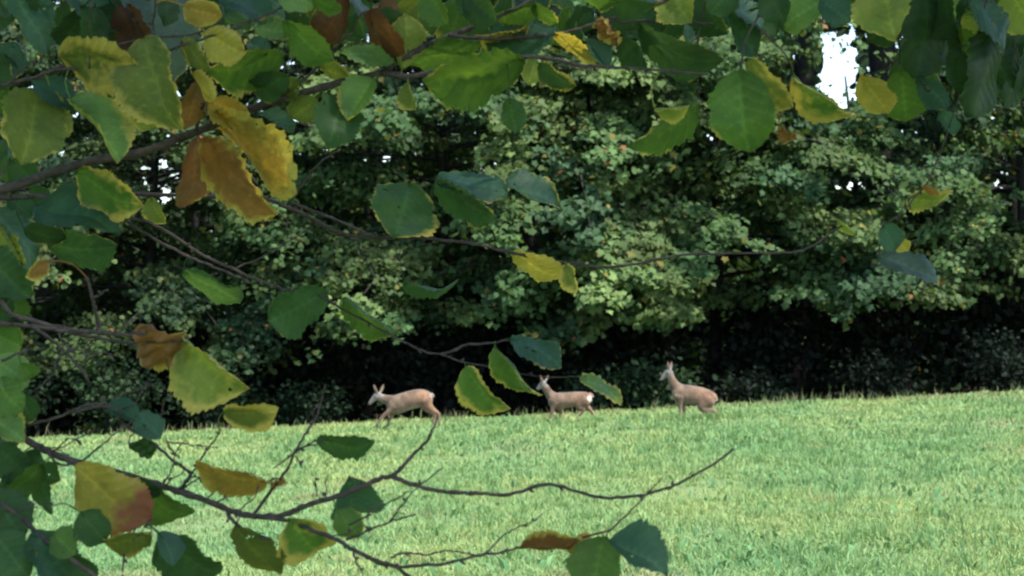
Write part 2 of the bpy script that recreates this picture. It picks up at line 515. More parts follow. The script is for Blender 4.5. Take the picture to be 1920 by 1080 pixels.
# ------------------------------------------------------------------ wood: trees with trunk, limbs and leafy crowns
MAPLE = np.array([(0, 0, 0), (0.36, -0.06, 0), (0.36, 0.18, 0.0), (0.56, 0.46, -0.06), (0.32, 0.58, 0.0), (0.0, 0.98, -0.10),
                  (-0.32, 0.58, 0.0), (-0.56, 0.46, -0.06), (-0.36, 0.18, 0.0), (-0.36, -0.06, 0)], float)
MAPLE[:, 2] += np.abs(MAPLE[:, 0]) * 0.25
MAPLE_T = np.array([(0, 1, 2), (2, 3, 4), (0, 2, 4), (0, 4, 6), (4, 5, 6), (0, 6, 8), (6, 7, 8), (0, 8, 9)])
OVAL = np.array([(0, 0, 0), (0.34, 0.35, 0.05), (0.26, 0.75, 0.02), (0, 1.0, -0.06), (-0.26, 0.75, 0.02), (-0.34, 0.35, 0.05)], float)
OVAL_T = np.array([(0, 1, 5), (1, 2, 5), (2, 4, 5), (2, 3, 4)])

def leaf_cloud(pos, axis, normal, size, col, shape, tris):
    n = len(pos)
    axis = axis / (np.linalg.norm(axis, axis=1)[:, None] + 1e-9)
    side = np.cross(axis, normal); side /= np.linalg.norm(side, axis=1)[:, None] + 1e-9
    nor = np.cross(side, axis)
    V = pos[:, None, :] + size[:, None, None] * (shape[None, :, 0, None] * side[:, None, :] + shape[None, :, 1, None] * axis[:, None, :] + shape[None, :, 2, None] * nor[:, None, :])
    k = len(shape)
    T = (np.arange(n)[:, None, None] * k + tris[None]).reshape(-1, 3)
    return V.reshape(-1, 3), T, np.repeat(col, k, axis=0)

# openings between the crowns through which the sky shows: (x, z) at 40 m, radii, share of leaves missing
GAPS = [((1645, 75), (42, 62), (0.97, 45.7)), ((1500, 110), (30, 70), (0.9, 46.7)), ((1570, 135), (46, 98), 0.985), ((1690, 70), (16, 22), 0.95), ((1590, 342), (40, 30), 0.93), ((1662, 352), (26, 24), 0.93), ((1880, 325), (20, 46), 0.94),
        ((1480, 85), (18, 20), 0.85), ((310, 335), (52, 40), 0.9), ((330, 240), (30, 26), 0.7), ((295, 300), (20, 16), 0.8), ((560, 235), (20, 16), 0.8), ((130, 65), (10, 12), 0.8), ((690, 70), (14, 14), 0.7), ((1475, 135), (14, 20), 0.8), ((1770, 190), (12, 14), 0.7), ((1690, 240), (40, 10), 0.6)]
GAPW = []
for (c_, r_, p_) in GAPS:
    P_ = px(c_[0], c_[1], 40.0)
    GAPW.append((P_.x / 40.0, (P_.z - CAMZ) / 40.0, r_[0] / FPX, r_[1] / FPX, p_[0] if isinstance(p_, tuple) else p_, p_[1] if isinstance(p_, tuple) else 999))
def gap_keep(pos):
    u = pos[:, 0] / pos[:, 1]; v = (pos[:, 2] - CAMZ) / pos[:, 1]
    keep = np.ones(len(pos), bool)
    nz = vnoise(u, v, 0.004, 31) - 0.5
    r_ = rng.uniform(0, 1, len(pos))
    for gu, gv, ru, rv_, p_, ym in GAPW:
        d = ((u - gu) / ru) ** 2 + ((v - gv) / rv_) ** 2 + nz * 1.1
        keep &= ~((d < 1.0) & (r_ < p_) & (pos[:, 1] < ym))
    return keep

def gap_clear(pos):
    u = pos[:, 0] / pos[:, 1]; v = (pos[:, 2] - CAMZ) / pos[:, 1]
    return not any(np.any(((u - g_[0]) / g_[2]) ** 2 + ((v - g_[1]) / g_[3]) ** 2 < 1.2) for g_ in GAPW[:3])

SK_X = np.array([-200, 50, 300, 500, 650, 750, 900, 960, 1020, 1090, 1150, 1260, 1330, 1400, 1480, 1510, 1580, 1650, 1750, 1850, 1920, 2200])
SK_Y = np.array([700, 690, 690, 675, 640, 620, 592, 590, 625, 640, 592, 602, 565, 570, 545, 540, 588, 565, 565, 548, 540, 545])
def skirt_z(x, y):
    """lowest height the leaves of the front crowns hang to, along the wood's edge"""
    pxx = 960 + x / y * FPX
    return CAMZ + (600 - np.interp(pxx, SK_X, SK_Y)) / FPX * y

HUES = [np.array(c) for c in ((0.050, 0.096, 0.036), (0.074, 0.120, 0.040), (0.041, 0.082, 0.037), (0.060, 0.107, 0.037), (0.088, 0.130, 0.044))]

def tree(name, label, X, Y, H, R, trunk_r, n_bough, per_bough, leaf, group=None, front=True, lo=0.08, shape=MAPLE, tris=MAPLE_T, bright=1.0, lean=0.0):
    z0 = float(ground_z(X, Y))
    e = empty(name, (X, Y, z0), label, 'tree', group)
    base = np.array([X, Y, z0])
    tk = Bag()
    nseg = 9
    tz = np.linspace(0, 1, nseg)
    tp = np.stack([X + lean * tz + np.cumsum(rng.normal(0, 0.05, nseg)), Y + np.cumsum(rng.normal(0, 0.05, nseg)), z0 - 0.15 + tz * H * 0.92], -1)
    tr = trunk_r * (1 - 0.85 * tz ** 1.1) * (1 + 0.5 * np.exp(-tz * 18))
    tk.tube(smooth_path(tp, 4) - base, np.interp(np.linspace(0, 1, (nseg - 1) * 4 + 1), tz, tr), 12)
    PV, PT, PC = [], [], []
    nv = 0
    for b in range(n_bough):
        hz = lo + (1 - lo) * (b + rng.uniform(0, 1)) / n_bough
        # more boughs towards the light over the field
        az = rng.normal(-math.pi / 2, 1.15) if front else rng.uniform(0, 2 * math.pi)
        prof = (1 - (max(hz - 0.35, 0) / 0.65) ** 2.2) ** 0.5 if hz > 0.35 else 0.8 + 0.2 * hz / 0.35
        ln = R * prof * rng.uniform(0.72, 1.12)
        hs = max(hz * H * 0.86, 0.5)
        st = np.array([np.interp(hs, tp[:, 2] - z0, tp[:, 0]), np.interp(hs, tp[:, 2] - z0, tp[:, 1]), z0 + hs])
        d = np.array([math.cos(az), math.sin(az), 0.0])
        rise = rng.uniform(0.15, 0.5) * ln * (0.4 + 0.8 * hz); sag = rng.uniform(0.25, 0.6) * ln * (1 - 0.6 * hz)
        t = np.linspace(0, 1, 9)
        sd = np.array([-d[1], d[0], 0]) * rng.normal(0, 0.12) * ln
        path = st + d * ln * t[:, None] + sd * (t ** 2)[:, None]
        path[:, 2] += rise * t - (rise * 0.3 + sag) * t ** 2.4
        br = max(0.014, trunk_r * 0.28 * (1 - 0.6 * hz)) * (1 - 0.9 * t) + 0.006
        if front and np.any(path[:, 2] < skirt_z(path[:, 0], np.maximum(path[:, 1], 30)) + 0.02):
            cut = path[:, 2] > skirt_z(path[:, 0], np.maximum(path[:, 1], 30)) + 0.02
            if not cut[:3].all(): continue
        nk = len(path)
        if front:
            lowp = np.nonzero(path[:, 2] < skirt_z(path[:, 0], np.maximum(path[:, 1], 30)) + 0.15)[0]
            if len(lowp): nk = max(lowp[0], 2)
        if gap_clear(path): tk.tube(path[:nk] - base, br[:nk], 6)
        m = int(per_bough * (0.5 + 0.6 * ln / R) * rng.uniform(0.75, 1.25))
        ntw = 12
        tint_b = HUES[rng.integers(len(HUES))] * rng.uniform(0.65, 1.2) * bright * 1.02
        tw = rng.integers(0, ntw, m)
        tt = rng.uniform(0.30, 1.0, ntw); tt[0] = 1.0
        tl = rng.uniform(0.35, 0.95, ntw) * (0.3 + 0.14 * ln)
        ta = rng.choice([-1, 1], ntw) * rng.uniform(0.4, 1.2, ntw); ta[0] = 0
        tdrop = rng.uniform(0.0, 0.55, ntw)
        pb = np.stack([np.interp(tt, t, path[:, i]) for i in range(3)], -1)
        ca, sa = np.cos(ta), np.sin(ta)
        td = np.stack([d[0] * ca - d[1] * sa, d[0] * sa + d[1] * ca, np.zeros(ntw)], -1)
        for q in range(ntw):
            tq = np.linspace(0, 1, 4)
            pth = pb[q] + td[q] * tl[q] * tq[:, None]; pth[:, 2] -= tdrop[q] * tl[q] * tq ** 2
            if ln > 0.6 and (not front or np.all(pth[:, 2] > skirt_z(pth[:, 0], pth[:, 1]) + 0.25)) and gap_clear(pth): tk.tube(pth - base, 0.008 * (1 - 0.7 * tq), 3)
        s = rng.uniform(0.05, 1.08, m)
        pos = pb[tw] + td[tw] * (tl[tw] * s)[:, None]
        pos[:, 2] -= tdrop[tw] * tl[tw] * s ** 2
        jit = rng.normal(0, 1, (m, 3)) * np.array([0.13, 0.13, 0.075]) * (0.5 + leaf / 0.13 * 0.5)
        jit[:, 2] -= np.abs(rng.normal(0, 0.05, m))
        pos = pos + jit
        ax = td[tw] * 0.6 + rng.normal(0, 0.55, (m, 3)); ax[:, 2] -= 0.55
        nor = np.tile(d * 0.55 + np.array([0, 0, 0.75]), (m, 1)) + rng.normal(0, 0.30, (m, 3))
        keep = gap_keep(pos)
        if front:
            keep &= pos[:, 2] > skirt_z(pos[:, 0], pos[:, 1]) + rng.normal(0.0, 0.10, m) - 0.05
            keep &= pos[:, 1] > 36.6
        pos, ax, nor = pos[keep], ax[keep], nor[keep]
        m = len(pos)
        if m == 0: continue
        tw_v = rng.uniform(0.8, 1.2, ntw)[tw[keep]]
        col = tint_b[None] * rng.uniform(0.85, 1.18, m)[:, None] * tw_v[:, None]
        yl = rng.uniform(0, 1, m)
        col[yl < 0.02] = np.array([0.17, 0.15, 0.04]) * rng.uniform(0.6, 1.1)
        col[yl < 0.003] = np.array([0.22, 0.10, 0.04])
        sz = leaf * rng.uniform(0.7, 1.3, m)
        V, T, C = leaf_cloud(pos - base, ax, nor, sz, col, shape, tris)
        PV.append(V); PT.append(T + nv); PC.append(C); nv += len(V)
    link(bpy.data.objects.new('trunk', tk.mesh('trunk', M_TRUNK)), e)
    if PV:
        me = np_mesh('crown', np.concatenate(PV), np.concatenate(PT), M_FOLI, {'tint': np.concatenate(PC)}, smooth=False)
        link(bpy.data.objects.new('crown', me), e)
    return e

GE = 'trees along the edge of the wood'
front = [  # last value: leaf tint level, painting shady and lit crowns
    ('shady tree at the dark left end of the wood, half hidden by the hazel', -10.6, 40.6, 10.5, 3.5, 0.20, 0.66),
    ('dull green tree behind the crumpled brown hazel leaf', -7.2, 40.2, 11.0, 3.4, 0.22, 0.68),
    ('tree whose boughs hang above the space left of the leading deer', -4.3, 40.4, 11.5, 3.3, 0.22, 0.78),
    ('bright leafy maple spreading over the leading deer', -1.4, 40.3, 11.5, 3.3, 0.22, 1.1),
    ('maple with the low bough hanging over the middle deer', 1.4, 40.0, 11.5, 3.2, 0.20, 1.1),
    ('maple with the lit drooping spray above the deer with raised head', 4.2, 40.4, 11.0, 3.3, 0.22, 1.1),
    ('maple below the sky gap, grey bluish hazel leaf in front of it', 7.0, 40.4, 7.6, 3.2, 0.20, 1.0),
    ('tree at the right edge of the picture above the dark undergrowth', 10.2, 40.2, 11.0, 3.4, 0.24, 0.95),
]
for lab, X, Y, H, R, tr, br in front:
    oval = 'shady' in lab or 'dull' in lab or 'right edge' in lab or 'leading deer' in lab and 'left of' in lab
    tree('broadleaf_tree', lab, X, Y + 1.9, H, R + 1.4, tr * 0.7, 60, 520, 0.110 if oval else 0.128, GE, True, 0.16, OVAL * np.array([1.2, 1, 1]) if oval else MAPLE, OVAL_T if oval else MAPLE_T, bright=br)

tree('oak_tree', 'tall tree with thick dark trunk just right of the sky gap', 8.0, 45.5, 15, 3.6, 0.56, 34, 150, 0.17, None, False, 0.42)
tree('oak_tree', 'tall tree with dark trunk at the left rim of the sky gap', 6.42, 46.5, 15, 3.2, 0.40, 30, 150, 0.17, None, False, 0.45)
GB = 'trees deep in the wood'
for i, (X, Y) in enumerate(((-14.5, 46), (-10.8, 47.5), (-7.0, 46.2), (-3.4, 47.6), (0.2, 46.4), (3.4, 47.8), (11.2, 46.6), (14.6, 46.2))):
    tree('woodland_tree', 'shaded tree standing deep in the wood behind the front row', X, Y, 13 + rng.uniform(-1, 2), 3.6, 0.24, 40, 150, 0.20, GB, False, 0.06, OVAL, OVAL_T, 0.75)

# dense dark wood beyond, a mass of leaves nobody could count
def woodland_mass():
    n = 85000
    x = rng.uniform(-26, 26, n); y = rng.uniform(51, 60, n)
    z = ground_z(x, y) + rng.uniform(0, 1, n) ** 1.1 * (13 + 3 * vnoise(x, y, 3, 41))
    lowz = rng.uniform(0, 1, n) < 0.35
    z[lowz] = ground_z(x[lowz], y[lowz]) + rng.uniform(0, 6.0, lowz.sum())
    pos = np.stack([x, y, z], -1)
    k = gap_keep(pos); pos = pos[k]; n = len(pos)
    ax = rng.normal(0, 1, (n, 3)); ax[:, 2] -= 0.5
    nor = rng.normal(0, 0.6, (n, 3)) + np.array([0, -0.6, 0.5])
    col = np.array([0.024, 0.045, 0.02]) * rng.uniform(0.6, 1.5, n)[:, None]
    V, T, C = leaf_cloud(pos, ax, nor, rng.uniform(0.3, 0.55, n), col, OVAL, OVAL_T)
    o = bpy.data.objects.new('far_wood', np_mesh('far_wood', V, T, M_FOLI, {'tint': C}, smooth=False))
    link(o, None, 'dark mass of leaves far back in the wood', 'wood', None, 'stuff')
woodland_mass()

# undergrowth: single bushes at the foot of the wood
def bush(label, X, Y, R, H, n, leaf, tint, group='bushes in the undergrowth'):
    z0 = float(ground_z(X, Y))
    e = empty('bush', (X, Y, z0), label, 'bush', group)
    st = Bag(); ns = 9
    tips = []
    for i in range(ns):
        a = rng.uniform(0, 2 * np.pi); r_ = R * rng.uniform(0.2, 0.9)
        tip = np.array([math.cos(a) * r_, math.sin(a) * r_ * 0.8, H * rng.uniform(0.6, 1.0) * (1 - 0.35 * (r_ / R) ** 2)])
        pth = np.array([[0, 0, -0.05], tip * [0.35, 0.35, 0.55], tip * [0.75, 0.75, 0.9], tip])
        st.tube(smooth_path(pth, 3), np.linspace(0.016, 0.004, 10), 5); tips.append(pth)
    link(bpy.data.objects.new('stem', st.mesh('stem', M_TRUNK)), e)
    ti = rng.integers(0, ns, n); s = rng.uniform(0.25, 1, n)
    P = np.array(tips)
    pos = np.empty((n, 3))
    for i in range(3):
        q = P[ti, :, i]; f = s * 3; k = np.clip(f.astype(int), 0, 2); f = f - k
        pos[:, i] = q[np.arange(n), k] * (1 - f) + q[np.arange(n), k + 1] * f
    pos += rng.normal(0, 1, (n, 3)) * np.array([0.26, 0.24, 0.17]) * R
    pos[:, 2] = np.clip(pos[:, 2], 0.0, None)
    ax = rng.normal(0, 0.8, (n, 3)); nor = rng.normal(0, 0.5, (n, 3)) + np.array([0, -0.4, 0.7])
    col = np.array(tint) * rng.uniform(0.6, 1.45, n)[:, None]
    V, T, C = leaf_cloud(pos, ax, nor, leaf * rng.uniform(0.7, 1.3, n), col, OVAL, OVAL_T)
    link(bpy.data.objects.new('foliage', np_mesh('foliage', V, T, M_FOLI, {'tint': C}, smooth=False)), e)
dk = (0.018, 0.035, 0.017); md = (0.024, 0.045, 0.020); vd = (0.008, 0.014, 0.009)  # vd: bush tint darkened to paint the deep shade on the right
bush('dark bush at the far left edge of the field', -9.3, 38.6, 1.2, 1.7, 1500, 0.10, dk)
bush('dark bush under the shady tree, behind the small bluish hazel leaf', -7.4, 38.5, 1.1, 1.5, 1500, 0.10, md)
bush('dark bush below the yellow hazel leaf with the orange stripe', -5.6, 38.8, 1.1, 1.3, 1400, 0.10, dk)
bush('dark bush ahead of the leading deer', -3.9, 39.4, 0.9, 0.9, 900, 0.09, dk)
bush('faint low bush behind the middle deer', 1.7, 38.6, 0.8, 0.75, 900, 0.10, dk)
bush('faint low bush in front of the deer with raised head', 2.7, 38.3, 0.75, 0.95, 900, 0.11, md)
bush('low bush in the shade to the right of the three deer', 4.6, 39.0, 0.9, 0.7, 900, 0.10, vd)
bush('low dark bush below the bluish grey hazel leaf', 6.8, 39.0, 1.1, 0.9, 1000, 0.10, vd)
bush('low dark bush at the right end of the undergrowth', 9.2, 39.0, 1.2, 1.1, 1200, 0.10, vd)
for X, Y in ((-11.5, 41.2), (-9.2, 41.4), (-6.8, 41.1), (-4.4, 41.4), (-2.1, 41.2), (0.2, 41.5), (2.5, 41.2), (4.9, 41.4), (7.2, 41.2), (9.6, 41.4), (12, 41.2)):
    bush('tall dim bush deep under the trees of the wood', X, Y, 1.5, 2.3, 2200, 0.15, (0.008, 0.013, 0.009), 'tall bushes deep in the wood')  # near-black leaf tint paints the understory shade; bushes screen the trunks

# ------------------------------------------------------------------ deer
def deer(label, depth, gy, torso, neck, head, ears, legs, rump, tail, eye):
    """profile given in photograph pixels at the deer's own distance; converted to metres there"""
    s = FPX / depth
    O = px(torso[3][0], gy, depth)
    O.z = float(ground_z(O.x, O.y))
    zoff = px(torso[3][0], gy, depth).z
    def w(x, y, yo=0.0):
        p_ = px(x, y, depth)
        return np.array([p_.x - O.x, yo, p_.z - zoff])
    bag = Bag()
    def chain(lst, yo=None, sides=12):
        P = np.array([[*w(a[0], a[1], (a[4] if len(a) > 4 else 0.0)), a[2] / s, a[3] / s] for a in lst])
        P = smooth_path(P, 5)
        path = P[:, :3]; n = len(P)
        tg = np.gradient(path, axis=0); tg /= np.linalg.norm(tg, axis=1)[:, None] + 1e-9
        lat = np.tile(np.array([0, 1.0, 0]), (n, 1)); lat -= (lat * tg).sum(1)[:, None] * tg
        lat /= np.linalg.norm(lat, axis=1)[:, None]
        up = np.cross(lat, tg)
        th = np.linspace(0, 2 * np.pi, sides, endpoint=False)
        V = path[:, None, :] + P[:, 3][:, None, None] * np.cos(th)[None, :, None] * up[:, None, :] + P[:, 4][:, None, None] * np.sin(th)[None, :, None] * lat[:, None, :]
        V = V.reshape(-1, 3)
        i = np.arange(n - 1)[:, None] * sides; j = np.arange(sides)[None, :]; k = (j + 1) % sides
        F = np.stack([i + j, i + k, i + k + sides, i + j + sides], -1).reshape(-1, 4)
        V = np.vstack([V, path[0], path[-1]])
        jj = np.arange(sides); kk = (jj + 1) % sides; o_ = (n - 1) * sides
        T = np.vstack([np.stack([np.full(sides, len(V) - 2), kk, jj], -1), np.stack([np.full(sides, len(V) - 1), o_ + jj, o_ + kk], -1)])
        bag.add(V, F, T)
    chain(torso, sides=20); chain(neck, sides=14); chain(head, sides=14)
    for e_ in ears: chain(e_, sides=8)
    for l_ in legs: chain(l_, sides=10)
    chain(tail, sides=8)
    raw = np_mesh('raw', np.concatenate(bag.v), [np.concatenate(bag.q), np.concatenate(bag.t)])
    tmp = bpy.data.objects.new('raw', raw); COL.objects.link(tmp)
    md_ = tmp.modifiers.new('r', 'REMESH'); md_.mode = 'VOXEL'; md_.voxel_size = 0.009
    sm = tmp.modifiers.new('s', 'SMOOTH'); sm.factor = 0.5; sm.iterations = 4
    dg_ = bpy.context.evaluated_depsgraph_get()
    me = bpy.data.meshes.new_from_object(tmp.evaluated_get(dg_))
    bpy.data.objects.remove(tmp); bpy.data.meshes.remove(raw)
    me.name = 'deer_body'
    n = len(me.vertices)
    co = np.empty(n * 3, np.float32); me.vertices.foreach_get('co', co); co = co.reshape(-1, 3)
    no = np.empty(n * 3, np.float32); me.vertices.foreach_get('normal', no); no = no.reshape(-1, 3)
    grey = np.array([0.138, 0.094, 0.063]); warm = np.array([0.188, 0.105, 0.062]); pale = np.array([0.27, 0.20, 0.15]); white = np.array([0.42, 0.39, 0.34]); face = np.array([0.155, 0.138, 0.122])
    col = np.tile(grey, (n, 1))
    tw = np.array([w(a[0], a[1]) for a in torso])
    x0, x1 = tw[:, 0].max(), tw[:, 0].min()
    k = np.clip((co[:, 0] - x1) / (x0 - x1), 0, 1)
    k2 = (sstep(0.25, 0.9, k) * 0.8)[:, None]
    col = col * (1 - k2) + warm * k2
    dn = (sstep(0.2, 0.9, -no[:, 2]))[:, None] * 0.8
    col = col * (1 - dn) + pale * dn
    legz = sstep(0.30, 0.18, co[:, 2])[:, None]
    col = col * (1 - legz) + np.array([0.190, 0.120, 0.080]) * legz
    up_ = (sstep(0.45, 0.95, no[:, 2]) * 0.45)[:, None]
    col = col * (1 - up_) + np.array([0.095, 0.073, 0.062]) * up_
    mott = vnoise(co[:, 0] + 3, co[:, 2] + 5, 0.09, 5) * 0.6 + vnoise(co[:, 0] + 3, co[:, 2] + 5, 0.035, 6) * 0.4
    col = col * (0.42 + 1.0 * mott)[:, None]
    # grey face, dark muzzle band, white rump
    hp = np.array([w(a[0], a[1]) for a in head]); dh = np.min(np.linalg.norm(co[:, None, :] - hp[None], axis=2), axis=1)
    fm = sstep(0.10, 0.05, dh)[:, None]
    col = col * (1 - fm) + face * fm
    for c_, r_, st_ in rump:
        rp = w(*c_[:2], c_[2]); dr = np.linalg.norm((co - rp) / np.array(r_), axis=1)
        m_ = (sstep(1.1, 0.7, dr) * st_)[:, None]
        col = col * (1 - m_) + white * m_
    a_ = me.color_attributes.new('coat', 'FLOAT_COLOR', 'POINT')
    a_.data.foreach_set('color', np.concatenate([col, np.ones((n, 1))], 1).astype(np.float32).ravel())
    me.polygons.foreach_set('use_smooth', np.ones(len(me.polygons), bool))
    me.materials.clear(); me.materials.append(M_FUR)
    body = bpy.data.objects.new('roe_deer', me)
    body.location = O
    link(body, None, label, 'deer', 'roe deer crossing the field')
    def ball(name, c, r, mat):
        bm_v = []; seg, rg = 10, 7
        for i in range(rg + 1):
            ph = math.pi * i / rg
            for j in range(seg):
                th = 2 * math.pi * j / seg
                bm_v.append((c[0] + r[0] * math.sin(ph) * math.cos(th), c[1] + r[1] * math.sin(ph) * math.sin(th), c[2] + r[2] * math.cos(ph)))
        F = [(i * seg + j, i * seg + (j + 1) % seg, (i + 1) * seg + (j + 1) % seg, (i + 1) * seg + j) for i in range(rg) for j in range(seg)]
        link(bpy.data.objects.new(name, np_mesh(name, np.array(bm_v), np.array(F), mat)), body)
    for sgn in (-1, 1):
        ball('eye', w(eye[0], eye[1], sgn * (eye[2] / s)), (0.015, 0.009, 0.013), M_EYE)
    nx_ = head[-1]
    ball('nose', w(nx_[0] - 1.2, nx_[1] - 0.3), (0.017, 0.018, 0.015), M_NOSE)
    for l_ in legs:
        f_ = l_[-1]
        ball('hoof', w(f_[0] - 0.8, f_[1] - 0.2, f_[4]) + np.array([0, 0, 0.012]), (0.030, 0.020, 0.026), M_HOOF)
    return body

def leg(pts, y0, y1):
    n = len(pts)
    a = pts[0]; b = pts[1]
    top = [(a[0] * 1.5 - b[0] * 0.5, a[1] * 1.5 - b[1] * 0.5, a[2] * 0.25, a[3] * 0.25, y0 * 0.55), (a[0] * 1.22 - b[0] * 0.22, a[1] * 1.22 - b[1] * 0.22, a[2] * 0.72, a[3] * 0.72, y0 * 0.8)]
    return top + [(a[0], a[1], a[2], a[3], y0 + (y1 - y0) * i / (n - 1)) for i, a in enumerate(pts)]

deer('leading roe deer walking with lowered head and pricked ears', 34.0, 800,
     [(810, 746, 4, 5), (805, 745, 12, 10), (794, 744, 16.5, 13), (780, 745, 17.5, 13.5), (764, 749, 17.5, 14), (749, 754, 18, 13.5), (738, 757, 17, 12), (730, 758, 12, 9), (725, 758, 6, 5)],
     [(741, 752, 14, 8.5), (729, 748, 10.5, 6.8), (719, 744.5, 8, 5.6), (711, 741, 7, 5.2)],
     [(713, 736, 5, 4.5), (706, 740.5, 7.2, 5.6), (700, 746, 5.3, 4.2), (695, 752, 3.6, 3.0), (692.5, 755.5, 2.8, 2.5)],
     [[(709, 735, 2.0, 1.6, -0.03), (704.5, 728, 3.0, 1.8, -0.05), (702.5, 722, 2.4, 1.4, -0.06), (701.5, 717.5, 0.8, 0.7, -0.065)],
      [(712, 735, 2.0, 1.6, 0.03), (715, 728, 3.0, 1.8, 0.05), (717.5, 722, 2.4, 1.4, 0.06), (719, 717.5, 0.8, 0.7, 0.065)]],
     [leg([(742, 758, 11, 6), (732, 767, 6, 4), (720, 776.5, 3.6, 2.8), (713, 784, 2.6, 2.3), (706, 793, 2.0, 1.9), (703, 800, 2.6, 2.2)], -0.06, -0.06),
      leg([(744, 760, 11, 6), (738, 771, 5.5, 4), (733, 779, 3.5, 2.7), (729, 787, 2.5, 2.2), (725, 795, 2.0, 1.9), (722, 801, 2.6, 2.2)], 0.06, 0.055),
      leg([(798, 748, 14, 8), (803, 759, 10, 6.5), (813, 767, 6, 4.2), (822.5, 773.5, 3.8, 2.8), (822, 781, 2.8, 2.2), (825, 792, 2.1, 1.9), (823, 800, 2.6, 2.2)], -0.065, -0.07),
      leg([(796, 748, 13, 8), (799, 761, 9, 6), (807, 769, 5.5, 4), (815, 777, 3.5, 2.6), (812, 786, 2.5, 2.1), (812, 794, 2.0, 1.9), (809, 801, 2.6, 2.2)], 0.065, 0.07)],
     [((809, 741, 0), (0.06, 0.11, 0.12), 0.25)], [(808, 735, 3, 3), (812, 739, 2.4, 2.4), (813, 743, 1.2, 1.2)], (703, 741, 4.6))

deer('middle roe deer trotting with white rump patch, partly behind hazel leaves', 34.0, 785,
     [(1109, 746, 4, 5), (1103, 746, 12, 10), (1093, 746, 14, 12.5), (1079, 746, 14, 13), (1063, 748, 15, 13), (1049, 749, 15.5, 13), (1039, 750, 14.5, 11), (1032, 750, 10, 8), (1028, 750, 5, 5)],
     [(1042, 746, 12, 8.5), (1033, 739, 9.5, 6.8), (1026, 730, 7.5, 5.6), (1022, 722, 6.5, 5.4)],
     [(1023, 714.5, 5, 5), (1018.5, 718, 6.8, 6), (1013, 722, 5, 4.4), (1009.5, 725.5, 3.6, 3.2), (1007.5, 727.5, 2.8, 2.6)],
     [[(1018, 714, 2.0, 1.6, -0.03), (1015.5, 709, 2.8, 1.8, -0.05), (1014, 704.5, 2.2, 1.4, -0.06), (1013, 701, 0.8, 0.7, -0.065)],
      [(1022, 713, 2.0, 1.6, 0.03), (1025, 708, 2.8, 1.8, 0.05), (1027, 704.5, 2.2, 1.4, 0.06), (1028.5, 701, 0.8, 0.7, 0.065)]],
     [leg([(1042, 752, 10, 6), (1037, 761, 5.5, 4), (1035, 769, 3.4, 2.7), (1033, 776, 2.3, 2.1), (1031, 786, 2.6, 2.2)], -0.06, -0.06),
      leg([(1044, 752, 10, 6), (1046, 762, 5, 4), (1051, 769, 3.2, 2.6), (1050, 777, 2.2, 2.0), (1049, 786, 2.6, 2.2)], 0.06, 0.06),
      leg([(1096, 747, 13, 8), (1086, 757, 8.5, 6), (1094, 765, 4.2, 3.2), (1088, 773, 2.7, 2.2), (1081, 781, 2.1, 1.9), (1078, 786, 2.6, 2.2)], -0.065, -0.065),
      leg([(1098, 747, 13, 8), (1097, 757, 8, 6), (1106, 765, 4.5, 3.4), (1112, 773, 2.9, 2.3), (1116, 780, 2.2, 1.9), (1115, 786, 2.6, 2.2)], 0.065, 0.07)],
     [((1107, 745, -0.03), (0.085, 0.14, 0.058), 0.85)], [(1104, 736, 4, 4), (1110, 739, 3, 3), (1112, 743, 1.4, 1.4)], (1015, 717.5, 5.0))

deer('roe deer with raised head and upright neck, hindquarters lowered', 32.0, 788,
     [(1342, 755, 4, 5), (1337, 751, 12, 10.5), (1327, 748, 16, 13), (1312, 745, 18, 14), (1297, 742, 18, 14), (1283, 740, 17.5, 13.5), (1272, 739, 16, 12), (1264, 739, 11, 9), (1260, 739, 5, 5)],
     [(1274, 735, 15, 9), (1265, 724, 10.5, 7), (1259.5, 713, 7.5, 5.8), (1257, 704, 6.4, 5.2), (1256, 697, 5.5, 5)],
     [(1258, 694.5, 4.5, 4.5), (1252.5, 699.5, 6.8, 5.8), (1246.5, 705.5, 5.0, 4.2), (1242, 710.5, 3.4, 3.0), (1239.5, 713.5, 2.6, 2.5)],
     [[(1255, 694, 2.0, 1.6, -0.03), (1253, 688, 3.0, 1.8, -0.045), (1252, 683, 2.3, 1.4, -0.05), (1252, 678.5, 0.8, 0.7, -0.05)],
      [(1258, 694, 2.0, 1.6, 0.03), (1258.5, 688, 3.0, 1.8, 0.045), (1259, 683, 2.3, 1.4, 0.05), (1259.5, 679, 0.8, 0.7, 0.05)]],
     [leg([(1274, 745, 12, 7), (1274, 757, 6, 4.2), (1275, 767, 3.6, 2.8), (1274, 776, 2.4, 2.1), (1273, 789, 2.7, 2.3)], -0.06, -0.06),
      leg([(1277, 746, 12, 7), (1280, 759, 5.5, 4.2), (1283, 768, 3.4, 2.8), (1284, 777, 2.3, 2.1), (1284, 790, 2.7, 2.3)], 0.06, 0.06),
      leg([(1327, 751, 15, 9), (1316, 763, 10, 6.5), (1328, 771, 7.5, 5), (1340, 774, 5, 3.6), (1339, 781, 3.2, 2.5), (1334, 790, 2.8, 2.3)], -0.07, -0.07),
      leg([(1329, 749, 14, 9), (1319, 763, 8.5, 6), (1332, 770, 5.5, 4), (1344, 774, 3.6, 2.8), (1341, 781, 2.6, 2.2), (1336, 790, 2.7, 2.3)], 0.07, 0.07)],
     [((1341, 756, 0), (0.05, 0.10, 0.07), 0.35)], [(1340, 746, 3, 3), (1344, 750, 2.4, 2.4), (1345, 754, 1.2, 1.2)], (1250, 700.5, 5.0))

